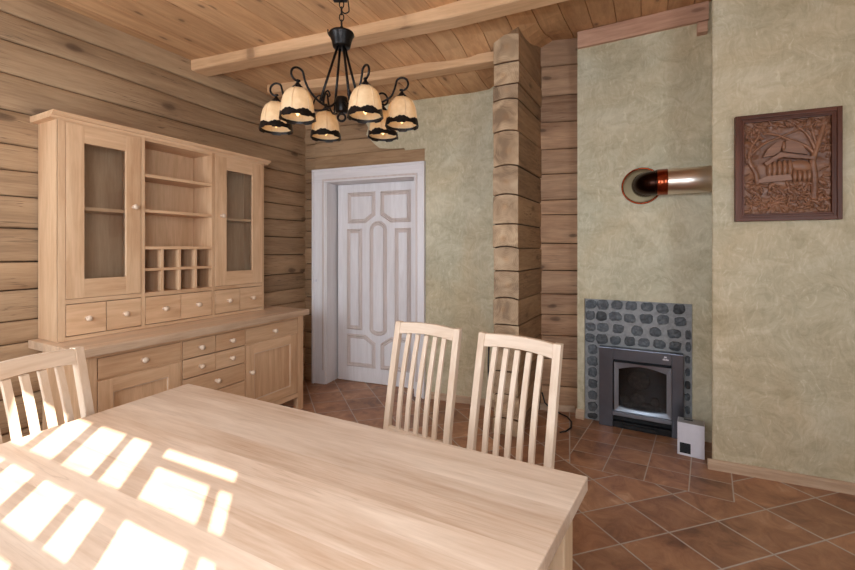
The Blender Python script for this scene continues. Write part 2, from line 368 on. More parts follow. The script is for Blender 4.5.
# ---------------------------------------------------------------- mesh helpers
class MB:
    """collects shapes for ONE mesh object"""
    def __init__(s): s.bm = bmesh.new(); s.mats = []; s.pl = s.bm.faces.layers.float.new('plank'); s.ce = None
    def mi(s, m):
        if m not in s.mats: s.mats.append(m)
        return s.mats.index(m)
    def poly(s, vs, m=None, plank=0.5, smooth=False):
        f = s.bm.faces.new([v if isinstance(v, bmesh.types.BMVert) else s.bm.verts.new(v) for v in vs])
        f.material_index = s.mi(m) if m else 0; f[s.pl] = plank; f.smooth = smooth; return f
    def box(s, x0, x1, y0, y1, z0, z1, m=None, bev=0.0, plank=0.5, mat=None):
        r = bmesh.ops.create_cube(s.bm, size=1.0)
        T = Matrix.Translation(((x0+x1)/2, (y0+y1)/2, (z0+z1)/2)) @ Matrix.Diagonal((abs(x1-x0), abs(y1-y0), abs(z1-z0), 1))
        bmesh.ops.transform(s.bm, matrix=(mat @ T) if mat else T, verts=r['verts'])
        fs = set(f for v in r['verts'] for f in v.link_faces)
        i = s.mi(m) if m else 0
        for f in fs: f.material_index = i; f[s.pl] = plank
        if bev > 0:
            es = list(set(e for v in r['verts'] for e in v.link_edges))
            rb = bmesh.ops.bevel(s.bm, geom=es, offset=bev, segments=2, affect='EDGES', profile=0.7)
            for f in rb['faces']: f.material_index = i; f[s.pl] = plank
    def prism(s, pts, axis, a, b, m=None, plank=0.5):
        """pts: 2D outline (ccw), extruded along axis 'x','y' or 'z' from a to b"""
        def mk(p, t):
            return {'x': (t, p[0], p[1]), 'y': (p[0], t, p[1]), 'z': (p[0], p[1], t)}[axis]
        A = [s.bm.verts.new(mk(p, a)) for p in pts]; B = [s.bm.verts.new(mk(p, b)) for p in pts]
        n = len(pts)
        s.poly(A[::-1], m, plank); s.poly(B, m, plank)
        for i in range(n): s.poly([A[i], A[(i+1) % n], B[(i+1) % n], B[i]], m, plank)
    def lathe(s, prof, c=(0, 0, 0), seg=24, m=None, mat=None, smooth=True, wob=None):
        rings = []
        for (r, z) in prof:
            ring = []
            for i in range(seg):
                a = 2*PI*i/seg; rr = r*(wob(a) if wob else 1)
                p = Vector((rr*math.cos(a), rr*math.sin(a), z))
                if mat: p = mat @ p
                ring.append(s.bm.verts.new(p+Vector(c)))
            rings.append(ring)
        for k in range(len(rings)-1):
            for i in range(seg):
                s.poly([rings[k][i], rings[k][(i+1) % seg], rings[k+1][(i+1) % seg], rings[k+1][i]], m, smooth=smooth)
        return rings
    def tube(s, pts, r, seg=8, m=None, caps=True):
        pts = [Vector(p) for p in pts]; rr = r if isinstance(r, (list, tuple)) else [r]*len(pts)
        rings = []; up = None
        for i, p in enumerate(pts):
            t = (pts[min(i+1, len(pts)-1)]-pts[max(i-1, 0)]).normalized()
            if up is None:
                up = Vector((0, 0, 1)) if abs(t.z) < 0.9 else Vector((1, 0, 0))
            x = t.cross(up).normalized(); y = x.cross(t).normalized(); up = y
            rings.append([s.bm.verts.new(p+rr[i]*(math.cos(2*PI*k/seg)*x+math.sin(2*PI*k/seg)*y)) for k in range(seg)])
        for k in range(len(rings)-1):
            for i in range(seg):
                s.poly([rings[k][i], rings[k][(i+1) % seg], rings[k+1][(i+1) % seg], rings[k+1][i]], m, smooth=True)
        if caps: s.poly(rings[0][::-1], m); s.poly(rings[-1], m)
    def ellipsoid(s, c, rad, m=None, mat=None, u=12, v=8):
        r = bmesh.ops.create_uvsphere(s.bm, u_segments=u, v_segments=v, radius=1.0)
        T = Matrix.Translation(c) @ (mat or Matrix.Identity(4)) @ Matrix.Diagonal((*rad, 1))
        bmesh.ops.transform(s.bm, matrix=T, verts=r['verts'])
        i = s.mi(m) if m else 0
        for f in set(f for v_ in r['verts'] for f in v_.link_faces): f.material_index = i; f.smooth = True; f[s.pl] = 0.5
    def torus(s, c, R_, r, mat=None, seg=20, seg2=6, m=None, sy=1.0):
        pts = []
        for i in range(seg+1):
            a = 2*PI*i/seg; p = Vector((R_*math.cos(a), R_*sy*math.sin(a), 0))
            if mat: p = mat @ p
            pts.append(p+Vector(c))
        s.tube(pts, r, seg2, m, caps=False)
    def build(s, name, m=None, parent=None, normals=True):
        if normals: bmesh.ops.recalc_face_normals(s.bm, faces=s.bm.faces[:])
        me = bpy.data.meshes.new(name); s.bm.to_mesh(me); s.bm.free()
        if m: me.materials.append(m if not isinstance(m, str) else M[m])
        else:
            for x in s.mats: me.materials.append(M[x])
        o = bpy.data.objects.new(name, me); COL.objects.link(o)
        if parent: o.parent = parent
        return o

def tag(o, label=None, cat=None, group=None, kind=None):
    if label: o['label'] = label
    if cat: o['category'] = cat
    if group: o['group'] = group
    if kind: o['kind'] = kind
    return o
def empty(name, loc=(0, 0, 0), rz=0.0):
    o = bpy.data.objects.new(name, None); COL.objects.link(o); o.empty_display_size = 0.1
    o.location = loc; o.rotation_euler = (0, 0, rz); return o
def at(o, fr, z=0.0):
    o.location = (fr[0][0], fr[0][1], z); o.rotation_euler = (0, 0, fr[1]); return o
def kids(o): return [c for c in bpy.data.objects if c.parent == o]
def copy_tree(o, parent=None):
    c = o.copy(); COL.objects.link(c); c.parent = parent
    for ch in kids(o): copy_tree(ch, c)
    return c
def struct(o): o['kind'] = 'structure'; return o

# wall frames: (foot point of the wall's left end, rotation); local x runs to the right, y into the wall, z up
LW = ((-2.95, 0.99), R(62.45))
DW = ((-1.2586, 4.2329), R(-20.864))
GW = ((0.90, 3.498), R(-12.5))       # log wall between pillar and chimney breast
BR = ((1.1974, 3.2911), R(-28.4625))
RW = ((1.7324, 2.5409), R(-23.268))
BW = ((0.0, -0.45), R(-26.0))        # wall behind the camera
def wp(fr, x, y=0, z=0):
    c, s_ = math.cos(fr[1]), math.sin(fr[1])
    return Vector((fr[0][0]+c*x-s_*y, fr[0][1]+s_*x+c*y, z))

# ---------------------------------------------------------------- floor
b = MB(); b.box(-3.6, 4.6, -2.6, 5.2, -0.1, 0.0); struct(b.build('floor', 'floor'))

# ---------------------------------------------------------------- ceiling: old sagging planks, height from the room's own corners
CP = [(-2.9, 1.1, 2.80), (-2.55, 1.75, 2.80), (-2.22, 2.39, 2.797), (-1.86, 3.09, 2.797), (-1.55, 3.65, 2.785), (-1.26, 4.23, 2.75), (-0.6, 3.98, 2.725), (-0.12, 3.8, 2.716), (0.25, 3.66, 2.714), (0.42, 3.595, 2.713), (0.546, 3.545, 2.715),
      (-1.96, 3.27, 2.80), (-0.91, 2.87, 2.82), (0.14, 2.55, 2.858), (0.8, 2.33, 2.905), (1.45, 2.11, 2.96), (-1.40, 3.60, 2.785), (-0.95, 3.5, 2.778), (-0.5, 3.37, 2.778), (0.0, 3.20, 2.795), (0.47, 3.06, 2.822),
      (0.52, 2.92, 2.93), (0.68, 2.90, 2.965), (0.98, 3.44, 3.085), (1.2, 3.3, 3.08), (1.98, 2.87, 3.075),
      (2.36, 2.27, 3.08), (3.7, 1.6, 3.08), (0, -0.4, 2.92), (2.1, -1.3, 3.06), (-1.5, 0.4, 2.83), (-0.9, 1.5, 2.83), (0.7, 1.2, 2.92), (1.5, 1.5, 3.0)]
import numpy as np
_p = np.array(CP)
def _phi(r2): return 0.5*r2*np.log(r2+1e-9)
_K = _phi(((_p[:, None, :2]-_p[None, :, :2])**2).sum(-1))+np.eye(len(_p))*0.004
_A = np.hstack([np.ones((len(_p), 1)), _p[:, :2]])
_S = np.block([[_K, _A], [_A.T, np.zeros((3, 3))]])
_w = np.linalg.solve(_S, np.concatenate([_p[:, 2], np.zeros(3)]))
def ceil_h(x, y):
    r2 = ((_p[:, :2]-np.array([x, y]))**2).sum(-1)
    return float(_phi(r2) @ _w[:-3] + _w[-3] + _w[-2]*x + _w[-1]*y)
CD = ((-2.95, 0.99), R(62.45))       # planks run parallel to the left wall
b = MB()
pw = 0.165
for i in range(-6, 42):
    xs0 = i*pw; r_ = random.random()
    ny = 44
    prev = None
    p0 = wp(CD, 0, 0.4-xs0-pw/2)
    t0 = -(0.438*p0.x+0.899*(p0.y+0.45)+0.12)/(0.438*math.cos(CD[1])+0.899*math.sin(CD[1]))
    for j in range(ny+1):
        t = t0+j*((4.8-t0)/ny)
        row = []
        for (q, dz) in ((0.0, 0.012), (0.003, 0.0), (pw-0.003, 0.0), (pw, 0.012)):
            p = wp(CD, t, -(xs0+q)+0.4)
            row.append(b.bm.verts.new((t, -(xs0+q)+0.4, ceil_h(p.x, p.y)+dz)))
        if prev:
            for k_ in range(3): b.poly([prev[k_], prev[k_+1], row[k_+1], row[k_]], None, r_)
        prev = row
bm_top = b
o = b.build('ceiling', 'ceil', normals=False); at(o, CD); struct(o)
sd = o.modifiers.new('thick', 'SOLIDIFY'); sd.thickness = 0.03; sd.offset = 1.0
for p_ in o.data.polygons: pass

def beam(name, pts, w, h):
    """pts: two or more (x, y, ztop) along the beam; rectangular section"""
    L = MB()
    P0 = Vector(pts[0][:2]); P1 = Vector(pts[-1][:2]); d = (P1-P0).normalized(); n = Vector((-d.y, d.x))
    ang = math.atan2(d.y, d.x)
    rows = []
    for (x, y, z) in pts:
        u = (Vector((x, y))-P0).dot(d)
        rows.append([L.bm.verts.new((u, a*w, z+c)) for a, c in ((0, 0), (1, 0), (1, -h+0.006), (0.94, -h), (0.06, -h), (0, -h+0.006))])
    for k_ in range(len(rows)-1):
        for i in range(6): L.poly([rows[k_][i], rows[k_][(i+1) % 6], rows[k_+1][(i+1) % 6], rows[k_+1][i]])
    L.poly(rows[0]); L.poly(rows[-1])
    o = L.build(name, 'beam'); o.location = (P0.x, P0.y, 0); o.rotation_euler = (0, 0, ang)
    return struct(o)
beam('trim_1', [(-1.96, 3.205, 2.80), (0.141, 2.53, 2.86), (1.45, 2.11, 2.96)], 0.14, 0.085)
beam('trim_2', [(-1.40, 3.60, 2.785), (-0.553, 3.378, 2.775), (0.55, 3.03, 2.815)], 0.12, 0.07)
beam('trim_3', [(-2.75, 1.55, 2.80), (0.3, 0.60, 2.90), (2.6, -0.1, 3.02)], 0.14, 0.085)

# ---------------------------------------------------------------- log walls
def log_wall(name, fr, x0, x1, seams, mat='log', bulge=0.028, thick=0.16, wob=0.010, step=0.12, seed=1, tail=None):
    b = MB(); rs = random.Random(seed)
    nx = max(2, int((x1-x0)/step)+1)
    def sz(i, x):
        return seams[i]+(noise.noise(Vector((x*0.9, i*7.3+seed*3.1, 0)))*wob*2 if 0 < i < len(seams)-1 else 0)
    for i in range(len(seams)-1):
        pr = rs.random(); pl = rs.choice((0.2, 0.45, 0.6, 0.8, 0.95, pr))
        bl = bulge*rs.uniform(0.5, 1.0)
        prev = None
        for j in range(nx+1):
            x = x0+(x1-x0)*j/nx
            gp = 0.0012+0.0035*max(0.0, noise.noise(Vector((x*1.6, i*3.0+seed, 4)))+0.25)
            lo, hi = sz(i, x)+gp, sz(i+1, x)-gp
            row = []
            for q in (0.0, 0.012, 0.05, 0.25, 0.5, 0.75, 0.95, 0.988, 1.0):
                e = abs(q-0.5)*2
                y = 0.006*(e**9) - bl*0.3*(1-e**4) + noise.noise(Vector((x*2.2, q*2+i*5.0+seed, 1.3)))*0.006
                row.append(b.bm.verts.new((x, y+(0.03 if q in (0.0, 1.0) else 0), lo+(hi-lo)*q)))
            if prev:
                for k_ in range(8):
                    f = b.poly([prev[k_], row[k_], row[k_+1], prev[k_+1]], mat, pl, True)
            prev = row
    b.box(x0, x1, 0.022, thick, seams[0], seams[-1], 'moss')
    o = b.build(name, None, None, normals=False); at(o, fr); return struct(o)

log_wall('wall_left', LW, -0.3, 3.70, [0, .17, .34, .52, .69, .82, .948, 1.106, 1.289, 1.466, 1.641, 1.782, 1.926, 2.104, 2.32, 2.481, 2.648, 2.86], seed=3, bulge=0.03)
log_wall('wall_back_logs', DW, -0.02, 0.13, [0, .17, .33, .5, .68, .86, 1.03, 1.2, 1.36, 1.53, 1.66, 1.74, 1.86, 2.02, 2.145, 2.28, 2.42, 2.58, 2.80], seed=5, bulge=0.02, step=0.05)
log_wall('trim_4', DW, 0.13, 1.33, [2.1, 2.285], seed=8, bulge=0.02)
log_wall('trim_5', DW, 0.13, 1.15, [2.28, 2.42, 2.58, 2.80], seed=9, bulge=0.02, wob=0.02)
log_wall('wall_back_alcove', GW, 0.0, 0.66, [0, .2, .42, .62, .80, .97, 1.17, 1.40, 1.64, 1.76, 1.98, 2.2, 2.42, 2.64, 2.9, 3.14], mat='log_red', seed=11, bulge=0.02, step=0.06)

# plastered part of the door wall
def slab(name, fr, rects, y0, y1, m, rough_edge=False):
    b = MB()
    for (a, c, z0, z1) in rects: b.box(a, c, y0, y1, z0, z1)
    o = b.build(name, m); at(o, fr); return struct(o)
slab('wall_back', DW, [(1.325, 2.12, 0, 2.84)], -0.012, 0.14, 'plaster')
# ragged edged plaster over the logs above the door
b = MB()
pts = [(1.34, 2.268), (1.34, 2.84), (0.70, 2.84), (0.72, 2.7), (0.68, 2.62), (0.74, 2.52), (0.72, 2.45), (0.80, 2.36), (0.86, 2.31), (1.0, 2.292), (1.12, 2.288), (1.125, 2.268)]
b.prism(pts, 'y', -0.010, 0.03); o = b.build('wall_back_upper', 'plaster'); at(o, DW); struct(o)
slab('wall_back_core', DW, [(0.13, 1.33, 2.16, 2.84)], 0.05, 0.16, 'shell')

# ---------------------------------------------------------------- pillar of stacked log ends
PF = ((0.481, 3.023), math.atan2(2.943-3.023, 0.65-0.481))
b = MB(); ce = b.bm.faces.layers.float_vector.new('centre')
zs = [0, .12, .29, .46, .64, .80, .99, 1.19, 1.36, 1.53, 1.74, 1.95, 2.20, 2.43, 2.54, 2.70, 2.90]
W_ = 0.187; DP = 0.66; rs = random.Random(4)
shx = (0.958-0.65, 3.476-2.943)      # direction of the pillar's right side
c_, s_ = math.cos(-PF[1]), math.sin(-PF[1])
side = Vector((c_*shx[0]-s_*shx[1], s_*shx[0]+c_*shx[1])).normalized()
for i in range(len(zs)-1):
    arc0 = 0.018 if i % 2 == 0 or rs.random() < 0.4 else 0.004
    arc0 = [0.0, .004, .014, .004, .014, .003, .016, .003, .016, .004, .016, .016, .016, .016, .003, .004, .014][i]
    arc1 = [0.0, .004, .014, .004, .014, .003, .016, .003, .016, .004, .016, .016, .016, .016, .003, .004, .014][i+1]
    jx = rs.uniform(-0.004, 0.004); jy = rs.uniform(-0.006, 0.006)
    n = 10; bot = []; top = []
    for k_ in range(n+1):
        q = k_/n; bz = (1-(2*q-1)**2)
        x = jx+q*W_
        bot.append((x, zs[i]+0.004+bz*arc0-0.4*arc0)); top.append((x, zs[i+1]-0.004+bz*arc1-0.4*arc1))
    ring = bot+top[::-1]
    F = [b.bm.verts.new((p[0], jy, p[1])) for p in ring]
    B_ = [b.bm.verts.new((p[0]+side.x*DP, jy+side.y*DP, p[1])) for p in ring]
    pr = rs.random()
    f = b.poly(F, 'endgrain', pr); f[ce] = (W_/2+rs.uniform(-.02, .02), 0, (zs[i]+zs[i+1])/2+rs.uniform(-.02, .02))
    b.poly(B_[::-1], 'endgrain', pr)
    for k_ in range(len(ring)):
        b.poly([F[k_], B_[k_], B_[(k_+1) % len(ring)], F[(k_+1) % len(ring)]], 'log_y', pr)
# chinking core
core = [(0.012, 0.012), (W_-0.012, 0.012), (W_-0.012+side.x*DP, side.y*DP), (0.012+side.x*DP, side.y*DP)]
b.prism(core, 'z', 0, 2.9, 'moss')
b.prism([(0.0, 0.02), (W_-.004, 0.012), (W_-.004+side.x*DP, side.y*DP), (side.x*DP, side.y*DP)], 'z', 2.89, 3.12, 'log_y', 0.5)
o = b.build('wall_pillar'); o.location = (PF[0][0], PF[0][1], 0); o.rotation_euler = (0, 0, PF[1]); struct(o)
bv = o.modifiers.new('worn', 'BEVEL'); bv.width = 0.005; bv.segments = 2; bv.limit_method = 'ANGLE'; bv.angle_limit = R(50)

# ---------------------------------------------------------------- chimney breast with a recess for the stones
H1 = 3.16
b = MB()
for (a, c, z0, z1) in [(0, 0.053, 0, H1), (0.053, 0.775, 0.958, H1), (0.775, 0.892, 0, H1)]:
    b.box(a, c, 0.0, 0.30, z0, z1)
b.box(0.053, 0.775, 0.06, 0.30, 0, 0.958)
o = b.build('wall_chimney', 'plaster'); at(o, BR); struct(o)
# board at the ceiling
b = MB(); b.prism([(-0.03, 2.942), (-0.03, 3.068), (0.0, 3.068), (0.0, 2.942)], 'x', 0.005, 0.868); o = b.build('trim_6', 'board'); at(o, BR); struct(o)
b = MB(); b.box(0.80, 0.86, -0.06, 0.0, 2.85, 2.92, bev=0.004); o = b.build('trim_7', 'board'); at(o, BR); struct(o)

# right wall, standing proud of the breast
p_end = wp(BR, 0.892, 0.0)
rc, rs_ = math.cos(-RW[1]), math.sin(-RW[1])
dx, dy = p_end.x-RW[0][0], p_end.y-RW[0][1]
le = (rc*dx-rs_*dy, rs_*dx+rc*dy)
b = MB()
b.prism([(0.018, 0), (2.2, 0), (2.2, 0.5), (le[0]+0.06, le[1]+0.12), (le[0], le[1])], 'z', 0, H1)
o = b.build('wall_right', 'plaster_warm'); at(o, RW); struct(o)
bv = o.modifiers.new('soft', 'BEVEL'); bv.width = 0.012; bv.segments = 3; bv.limit_method = 'ANGLE'

# baseboards
def skirting(name, fr, x0, x1, h=0.06, t=0.018, yb=0.0):
    b = MB(); b.prism([(yb-t, 0.0), (yb-t, h-0.012), (yb-t*0.5, h), (yb, h), (yb, 0)], 'x', x0, x1)
    o = b.build(name, 'skirting'); at(o, fr); return struct(o)
skirting('baseboard_right', RW, -0.006, 2.19)
skirting('baseboard_back', DW, 1.345, 1.98, yb=-0.012)
skirting('baseboard_alcove', GW, 0.02, 0.33, yb=-0.012, h=0.05)
skirting('baseboard_chimney', BR, -0.012, 0.052, h=0.075)
# the right end wall, and the walls behind the camera with the window the sun comes through
cA = wp(RW, 2.2); cB = Vector((2.117, -1.483, 0)); dv = cA-cB
EW = ((cA.x, cA.y), math.atan2((cB-cA).y, (cB-cA).x))
b = MB(); L_ = dv.length+0.1
b.box(0, L_, 0.0, 0.1, 0, H1)
o = b.build('wall_east', 'shell'); at(o, EW); struct(o)
b = MB()
for (a, c, z0, z1) in [(-3.35, -1.26, 0, H1), (-1.26, 0.065, 0, 1.0), (-1.26, 0.065, 1.985, H1), (0.065, 2.45, 0, H1)]:
    b.box(a, c, -0.03, 0.03, z0, z1)
o = b.build('wall_front', 'shell'); at(o, BW); struct(o)
b = MB()
vb = [(-1.26, -1.03), (-0.868, -0.84), (-0.69, -0.655), (-0.49, -0.468), (-0.355, -0.295), (0.025, 0.065)]
for a, c in vb: b.box(a, c, -0.012, 0.012, 1.0, 1.985)
b.box(-0.062, -0.037, -0.008, 0.008, 1.0, 1.885)
hb = [(1.0, 1.05), (1.18, 1.21), (1.37, 1.40), (1.535, 1.565), (1.708, 1.75), (1.957, 1.985)]
for a, c in hb: b.box(-1.26, 0.065, -0.010, 0.010, a, c)
b.box(-0.295, 0.025, -0.009, 0.009, 1.878, 1.902)
o = b.build('window_1', 'white_x'); at(o, BW); struct(o)

# ---------------------------------------------------------------- door with casing
b = MB()
def casing(x0, x1, z0, z1, vert, m):
    b.box(x0, x1, -0.035, 0.0, z0, z1, m, 0.004)
t_ = 0.142
casing(0.118, 0.265, 0, 2.012, True, 'white_z'); casing(1.232, 1.333, 0, 2.012, True, 'white_z')
b.box(0.118, 1.333, -0.035, 0.0, 2.012, 2.145, 'white_x', 0.004)
# raised outer and inner mouldings
b.box(0.118, 0.14, -0.05, -0.03, 0, 2.145, 'white_z', 0.004); b.box(1.311, 1.333, -0.05, -0.03, 0, 2.145, 'white_z', 0.004)
b.box(0.14, 1.311, -0.05, -0.03, 2.123, 2.145, 'white_x', 0.004)
b.box(0.236, 0.252, -0.043, -0.03, 0.14, 2.04, 'white_groove', 0.004); b.box(1.245, 1.261, -0.043, -0.03, 0.14, 2.04, 'white_groove', 0.004)
b.box(0.236, 1.261, -0.043, -0.03, 2.028, 2.044, 'white_groove', 0.004)
# reveal
b.box(0.255, 0.275, -0.02, 0.20, 0, 2.02, 'white_z'); b.box(1.222, 1.242, -0.02, 0.20, 0, 2.02, 'white_z'); b.box(0.255, 1.242, -0.02, 0.20, 2.012, 2.03, 'white_x')
o = b.build('trim_8'); at(o, DW); struct(o)
b = MB(); b.box(0.0, 1.4, 0.21, 0.24, 0, 2.2); o = b.build('wall_behind_door', 'moss'); at(o, DW); struct(o)

b = MB()
D0 = 0.15
b.box(0.299, 1.222, D0, D0+0.045, 0.006, 2.008, 'white_z', 0.003)
def ring(pts, w, y0, y1, m):
    """moulding strip following a closed outline (pts ccw in x,z)"""
    n = len(pts); inn = []
    for i in range(n):
        p0, p1, p2 = (Vector(pts[i-1]), Vector(pts[i]), Vector(pts[(i+1) % n]))
        d1 = (p1-p0).normalized(); d2 = (p2-p1).normalized()
        n1 = Vector((-d1.y, d1.x)); n2 = Vector((-d2.y, d2.x)); mm = (n1+n2)
        mm = mm/(mm.length_squared/2)
        inn.append(p1+mm*w)
    mid = [(Vector(pts[i])+inn[i])/2 for i in range(n)]
    O = [b.bm.verts.new((p[0], y0, p[1])) for p in pts]
    Mi = [b.bm.verts.new((p[0], y1, p[1])) for p in mid]
    I = [b.bm.verts.new((p[0], y0, p[1])) for p in inn]
    for i in range(n):
        j = (i+1) % n
        b.poly([O[i], O[j], Mi[j], Mi[i]], m); b.poly([Mi[i], Mi[j], I[j], I[i]], m)
    return [tuple(p) for p in inn]
def panel(pts):
    p = ring(pts, 0.026, D0-0.0005, D0-0.016, 'white_groove')
    q = ring(p, 0.018, D0-0.0005, D0-0.007, 'white_groove')
    A = [b.bm.verts.new((x, D0-0.004, z)) for x, z in q]; b.poly(A, 'white_z')
panel([(0.413, 1.61), (0.62, 1.61), (0.735, 1.685), (0.735, 1.925), (0.413, 1.925)])
panel([(0.79, 1.685), (0.905, 1.61), (1.12, 1.61), (1.12, 1.925), (0.79, 1.925)])
def tall(x0, x1): panel([(x0, 0.53), (x1, 0.53), (x1, 1.555), (x0, 1.555)])
tall(0.405, 0.585); tall(0.945, 1.12)
arc = [(0.765+0.098*math.cos(a), 1.545+0.085*math.sin(a)) for a in [PI*i/8 for i in range(9)]]
low = [(0.765+0.098*math.cos(a), 0.545+0.06*math.sin(a)) for a in [PI+PI*i/8 for i in range(9)]]
panel(arc+low)
panel([(0.405, 0.155), (0.735, 0.155), (0.735, 0.41), (0.62, 0.485), (0.405, 0.485)])
panel([(0.79, 0.155), (1.12, 0.155), (1.12, 0.485), (0.905, 0.485), (0.79, 0.41)])
o = b.build('door_1'); at(o, DW); struct(o)
b = MB(); b.box(0.153, 0.172, -0.046, -0.03, 1.02, 1.045, bev=0.002); pl_ = b.build('light_switch', 'white_plastic', None)
at(pl_, DW); tag(pl_, 'tiny white catch plate on the left door casing', 'catch plate')

# ---------------------------------------------------------------- hutch (dresser)
HF = ((-1.75, 2.093), R(62.5))
hutch = empty('dresser', (HF[0][0], HF[0][1], 0), HF[1])
tag(hutch, 'large oak dresser with glazed hutch, drawers and counter against the left log wall', 'dresser')
def part(fn, name, m=None, parent=hutch):
    b = MB(); fn(b); return b.build(name, m, parent)
def knob(parent, x, y, z, s=1.45):
    b = MB(); mt = Matrix.Rotation(R(90), 4, 'X')
    b.lathe([(0.0, -0.002), (0.0075*s, -0.002), (0.006*s, 0.008*s), (0.0085*s, 0.013*s), (0.0115*s, 0.019*s), (0.011*s, 0.025*s), (0.006*s, 0.029*s), (0.0, 0.030*s)], (x, y, z), 14, None, mt)
    return b.build('knob', 'chair_z', parent)
FY = 0.032     # lower body front plane
def lower(b):
    b.box(0.03, 0.075, FY, FY+0.05, 0, 0.79, 'oak_z', 0.003); b.box(1.505, 1.568, FY, FY+0.05, 0, 0.79, 'oak_z', 0.003)
    b.box(0.03, 0.075, 0.49, 0.54, 0, 0.79, 'oak_z', 0.003); b.box(1.505, 1.568, 0.49, 0.54, 0, 0.79, 'oak_z', 0.003)
    b.box(0.036, 0.056, FY+0.02, 0.53, 0.12, 0.79, 'oak_z'); b.box(1.545, 1.562, FY+0.02, 0.53, 0.12, 0.79, 'oak_z')
    b.box(0.05, 1.55, 0.525, 0.54, 0.12, 0.79, 'oak_inner')
    b.box(0.06, 1.55, FY+0.022, 0.53, 0.122, 0.14, 'oak_inner')
    b.box(0.075, 1.505, FY+0.002, FY+0.022, 0.772, 0.79, 'oak_x')
    b.box(0.075, 1.505, FY+0.002, FY+0.022, 0.112, 0.150, 'oak_x', 0.002)
    b.box(0.5225, 0.5305, FY+0.004, FY+0.022, 0.15, 0.772, 'oak_z'); b.box(0.987, 0.994, FY+0.004, FY+0.022, 0.15, 0.772, 'oak_z')
    b.box(0.075, 0.523, FY+0.008, FY+0.03, 0.646, 0.656, 'oak_x'); b.box(0.994, 1.505, FY+0.008, FY+0.03, 0.646, 0.656, 'oak_x')
part(lower, 'base_cabinet')
def ctop(b): b.box(-0.03, 1.603, -0.003, 0.545, 0.792, 0.838, 'counter', 0.005)
part(ctop, 'countertop')
def drawer(x0, x1, z0, z1, y, kx=None, kz=None):
    g = 0.0022
    b = MB(); b.box(x0+g, x1-g, y, y+0.018, z0+g, z1-g, 'oak_x', 0.0018)
    b.box(x0+0.012, x1-0.012, y+0.017, y+0.2, z0+0.014, z1-0.02, 'oak_inner')
    d = b.build('drawer', None, hutch)
    knob(d, (x0+x1)/2 if kx is None else kx, y, (z0+z1)/2 if kz is None else kz); return d
drawer(0.077, 0.521, 0.656, 0.771, FY)
for (a, c) in ((0.532, 0.758), (0.758, 0.986)):
    drawer(a, c, 0.654, 0.771, FY); drawer(a, c, 0.530, 0.652, FY)
drawer(0.532, 0.986, 0.400, 0.528, FY); drawer(0.532, 0.986, 0.276, 0.398, FY); drawer(0.532, 0.986, 0.152, 0.274, FY)
drawer(0.996, 1.503, 0.656, 0.771, FY)
def cab_door(x0, x1, z0, z1, y, st, glazed=False, knob_right=False, kz=None, rails=None):
    g = 0.0022; x0 += g; x1 -= g; z0 += g; z1 -= g
    rt, rb = rails or (st, st)
    b = MB()
    b.box(x0, x0+st, y, y+0.02, z0, z1, 'oak_z', 0.0018); b.box(x1-st, x1, y, y+0.02, z0, z1, 'oak_z', 0.0018)
    b.box(x0+st, x1-st, y+0.0006, y+0.02, z0, z0+rb, 'oak_x', 0.001); b.box(x0+st, x1-st, y+0.0006, y+0.02, z1-rt, z1, 'oak_x', 0.001)
    if not glazed:
        b.box(x0+st, x1-st, y+0.011, y+0.017, z0+rb, z1-rt, 'oak_z')
        # light bevelled bead round the panel
        for (a, c, e, f_) in ((x0+st, x0+st+0.005, z0+rb, z1-rt), (x1-st-0.005, x1-st, z0+rb, z1-rt)): b.box(a, c, y+0.004, y+0.012, e, f_, 'chair_z')
        for (e, f_) in ((z0+rb, z0+rb+0.005), (z1-rt-0.005, z1-rt)): b.box(x0+st, x1-st, y+0.004, y+0.012, e, f_, 'chair_x')
    d = b.build('door', None, hutch)
    if glazed:
        p = MB(); p.box(x0+st-0.003, x1-st+0.003, y+0.012, y+0.015, z0+rb-0.003, z1-rt+0.003); p.build('glass_pane', 'pane', d)
    knob(d, (x1-st/2) if knob_right else (x0+st/2), y, kz if kz else (z0+z1)/2)
    return d
cab_door(0.077, 0.521, 0.152, 0.648, FY, 0.072, knob_right=True, kz=0.45)
cab_door(0.996, 1.503, 0.152, 0.648, FY, 0.072, kz=0.447)
# upper hutch
UY = 0.300; U0, U1 = 0.012, 1.388; ZT = 2.062
def upper(b):
    b.box(U0, U0+0.022, UY+0.002, 0.54, 0.84, ZT, 'oak_z'); b.box(U1-0.02, U1, UY+0.002, 0.54, 0.84, ZT, 'oak_z')
    b.box(U0, 0.045, UY, UY+0.022, 0.84, ZT, 'oak_z', 0.002); b.box(1.370, U1, UY, UY+0.022, 0.84, ZT, 'oak_z', 0.002)
    b.box(0.432, 0.454, UY, 0.53, 0.862, ZT, 'oak_z', 0.001); b.box(0.918, 0.940, UY, 0.53, 0.862, ZT, 'oak_z', 0.001)
    b.box(0.03, 1.38, 0.525, 0.54, 0.84, ZT, 'oak_inner')
    b.box(0.045, 1.37, UY+0.001, UY+0.02, 0.840, 0.862, 'oak_x', 0.001)
    b.box(0.03, 1.38, UY+0.002, 0.53, 1.044, 1.070, 'oak_x', 0.001)
    b.box(0.03, 1.38, UY+0.004, 0.53, 2.044, ZT, 'oak_x')
part(upper, 'hutch_body')
def corn(b):
    b.prism([(UY-0.036, 2.096), (UY-0.036, 2.088), (UY-0.020, 2.076), (UY-0.004, 2.0745), (UY-0.002, 2.062), (0.545, 2.062), (0.545, 2.096)], 'x', U0-0.035, U1+0.045, 'oak_x')
c_ = part(corn, 'cornice')
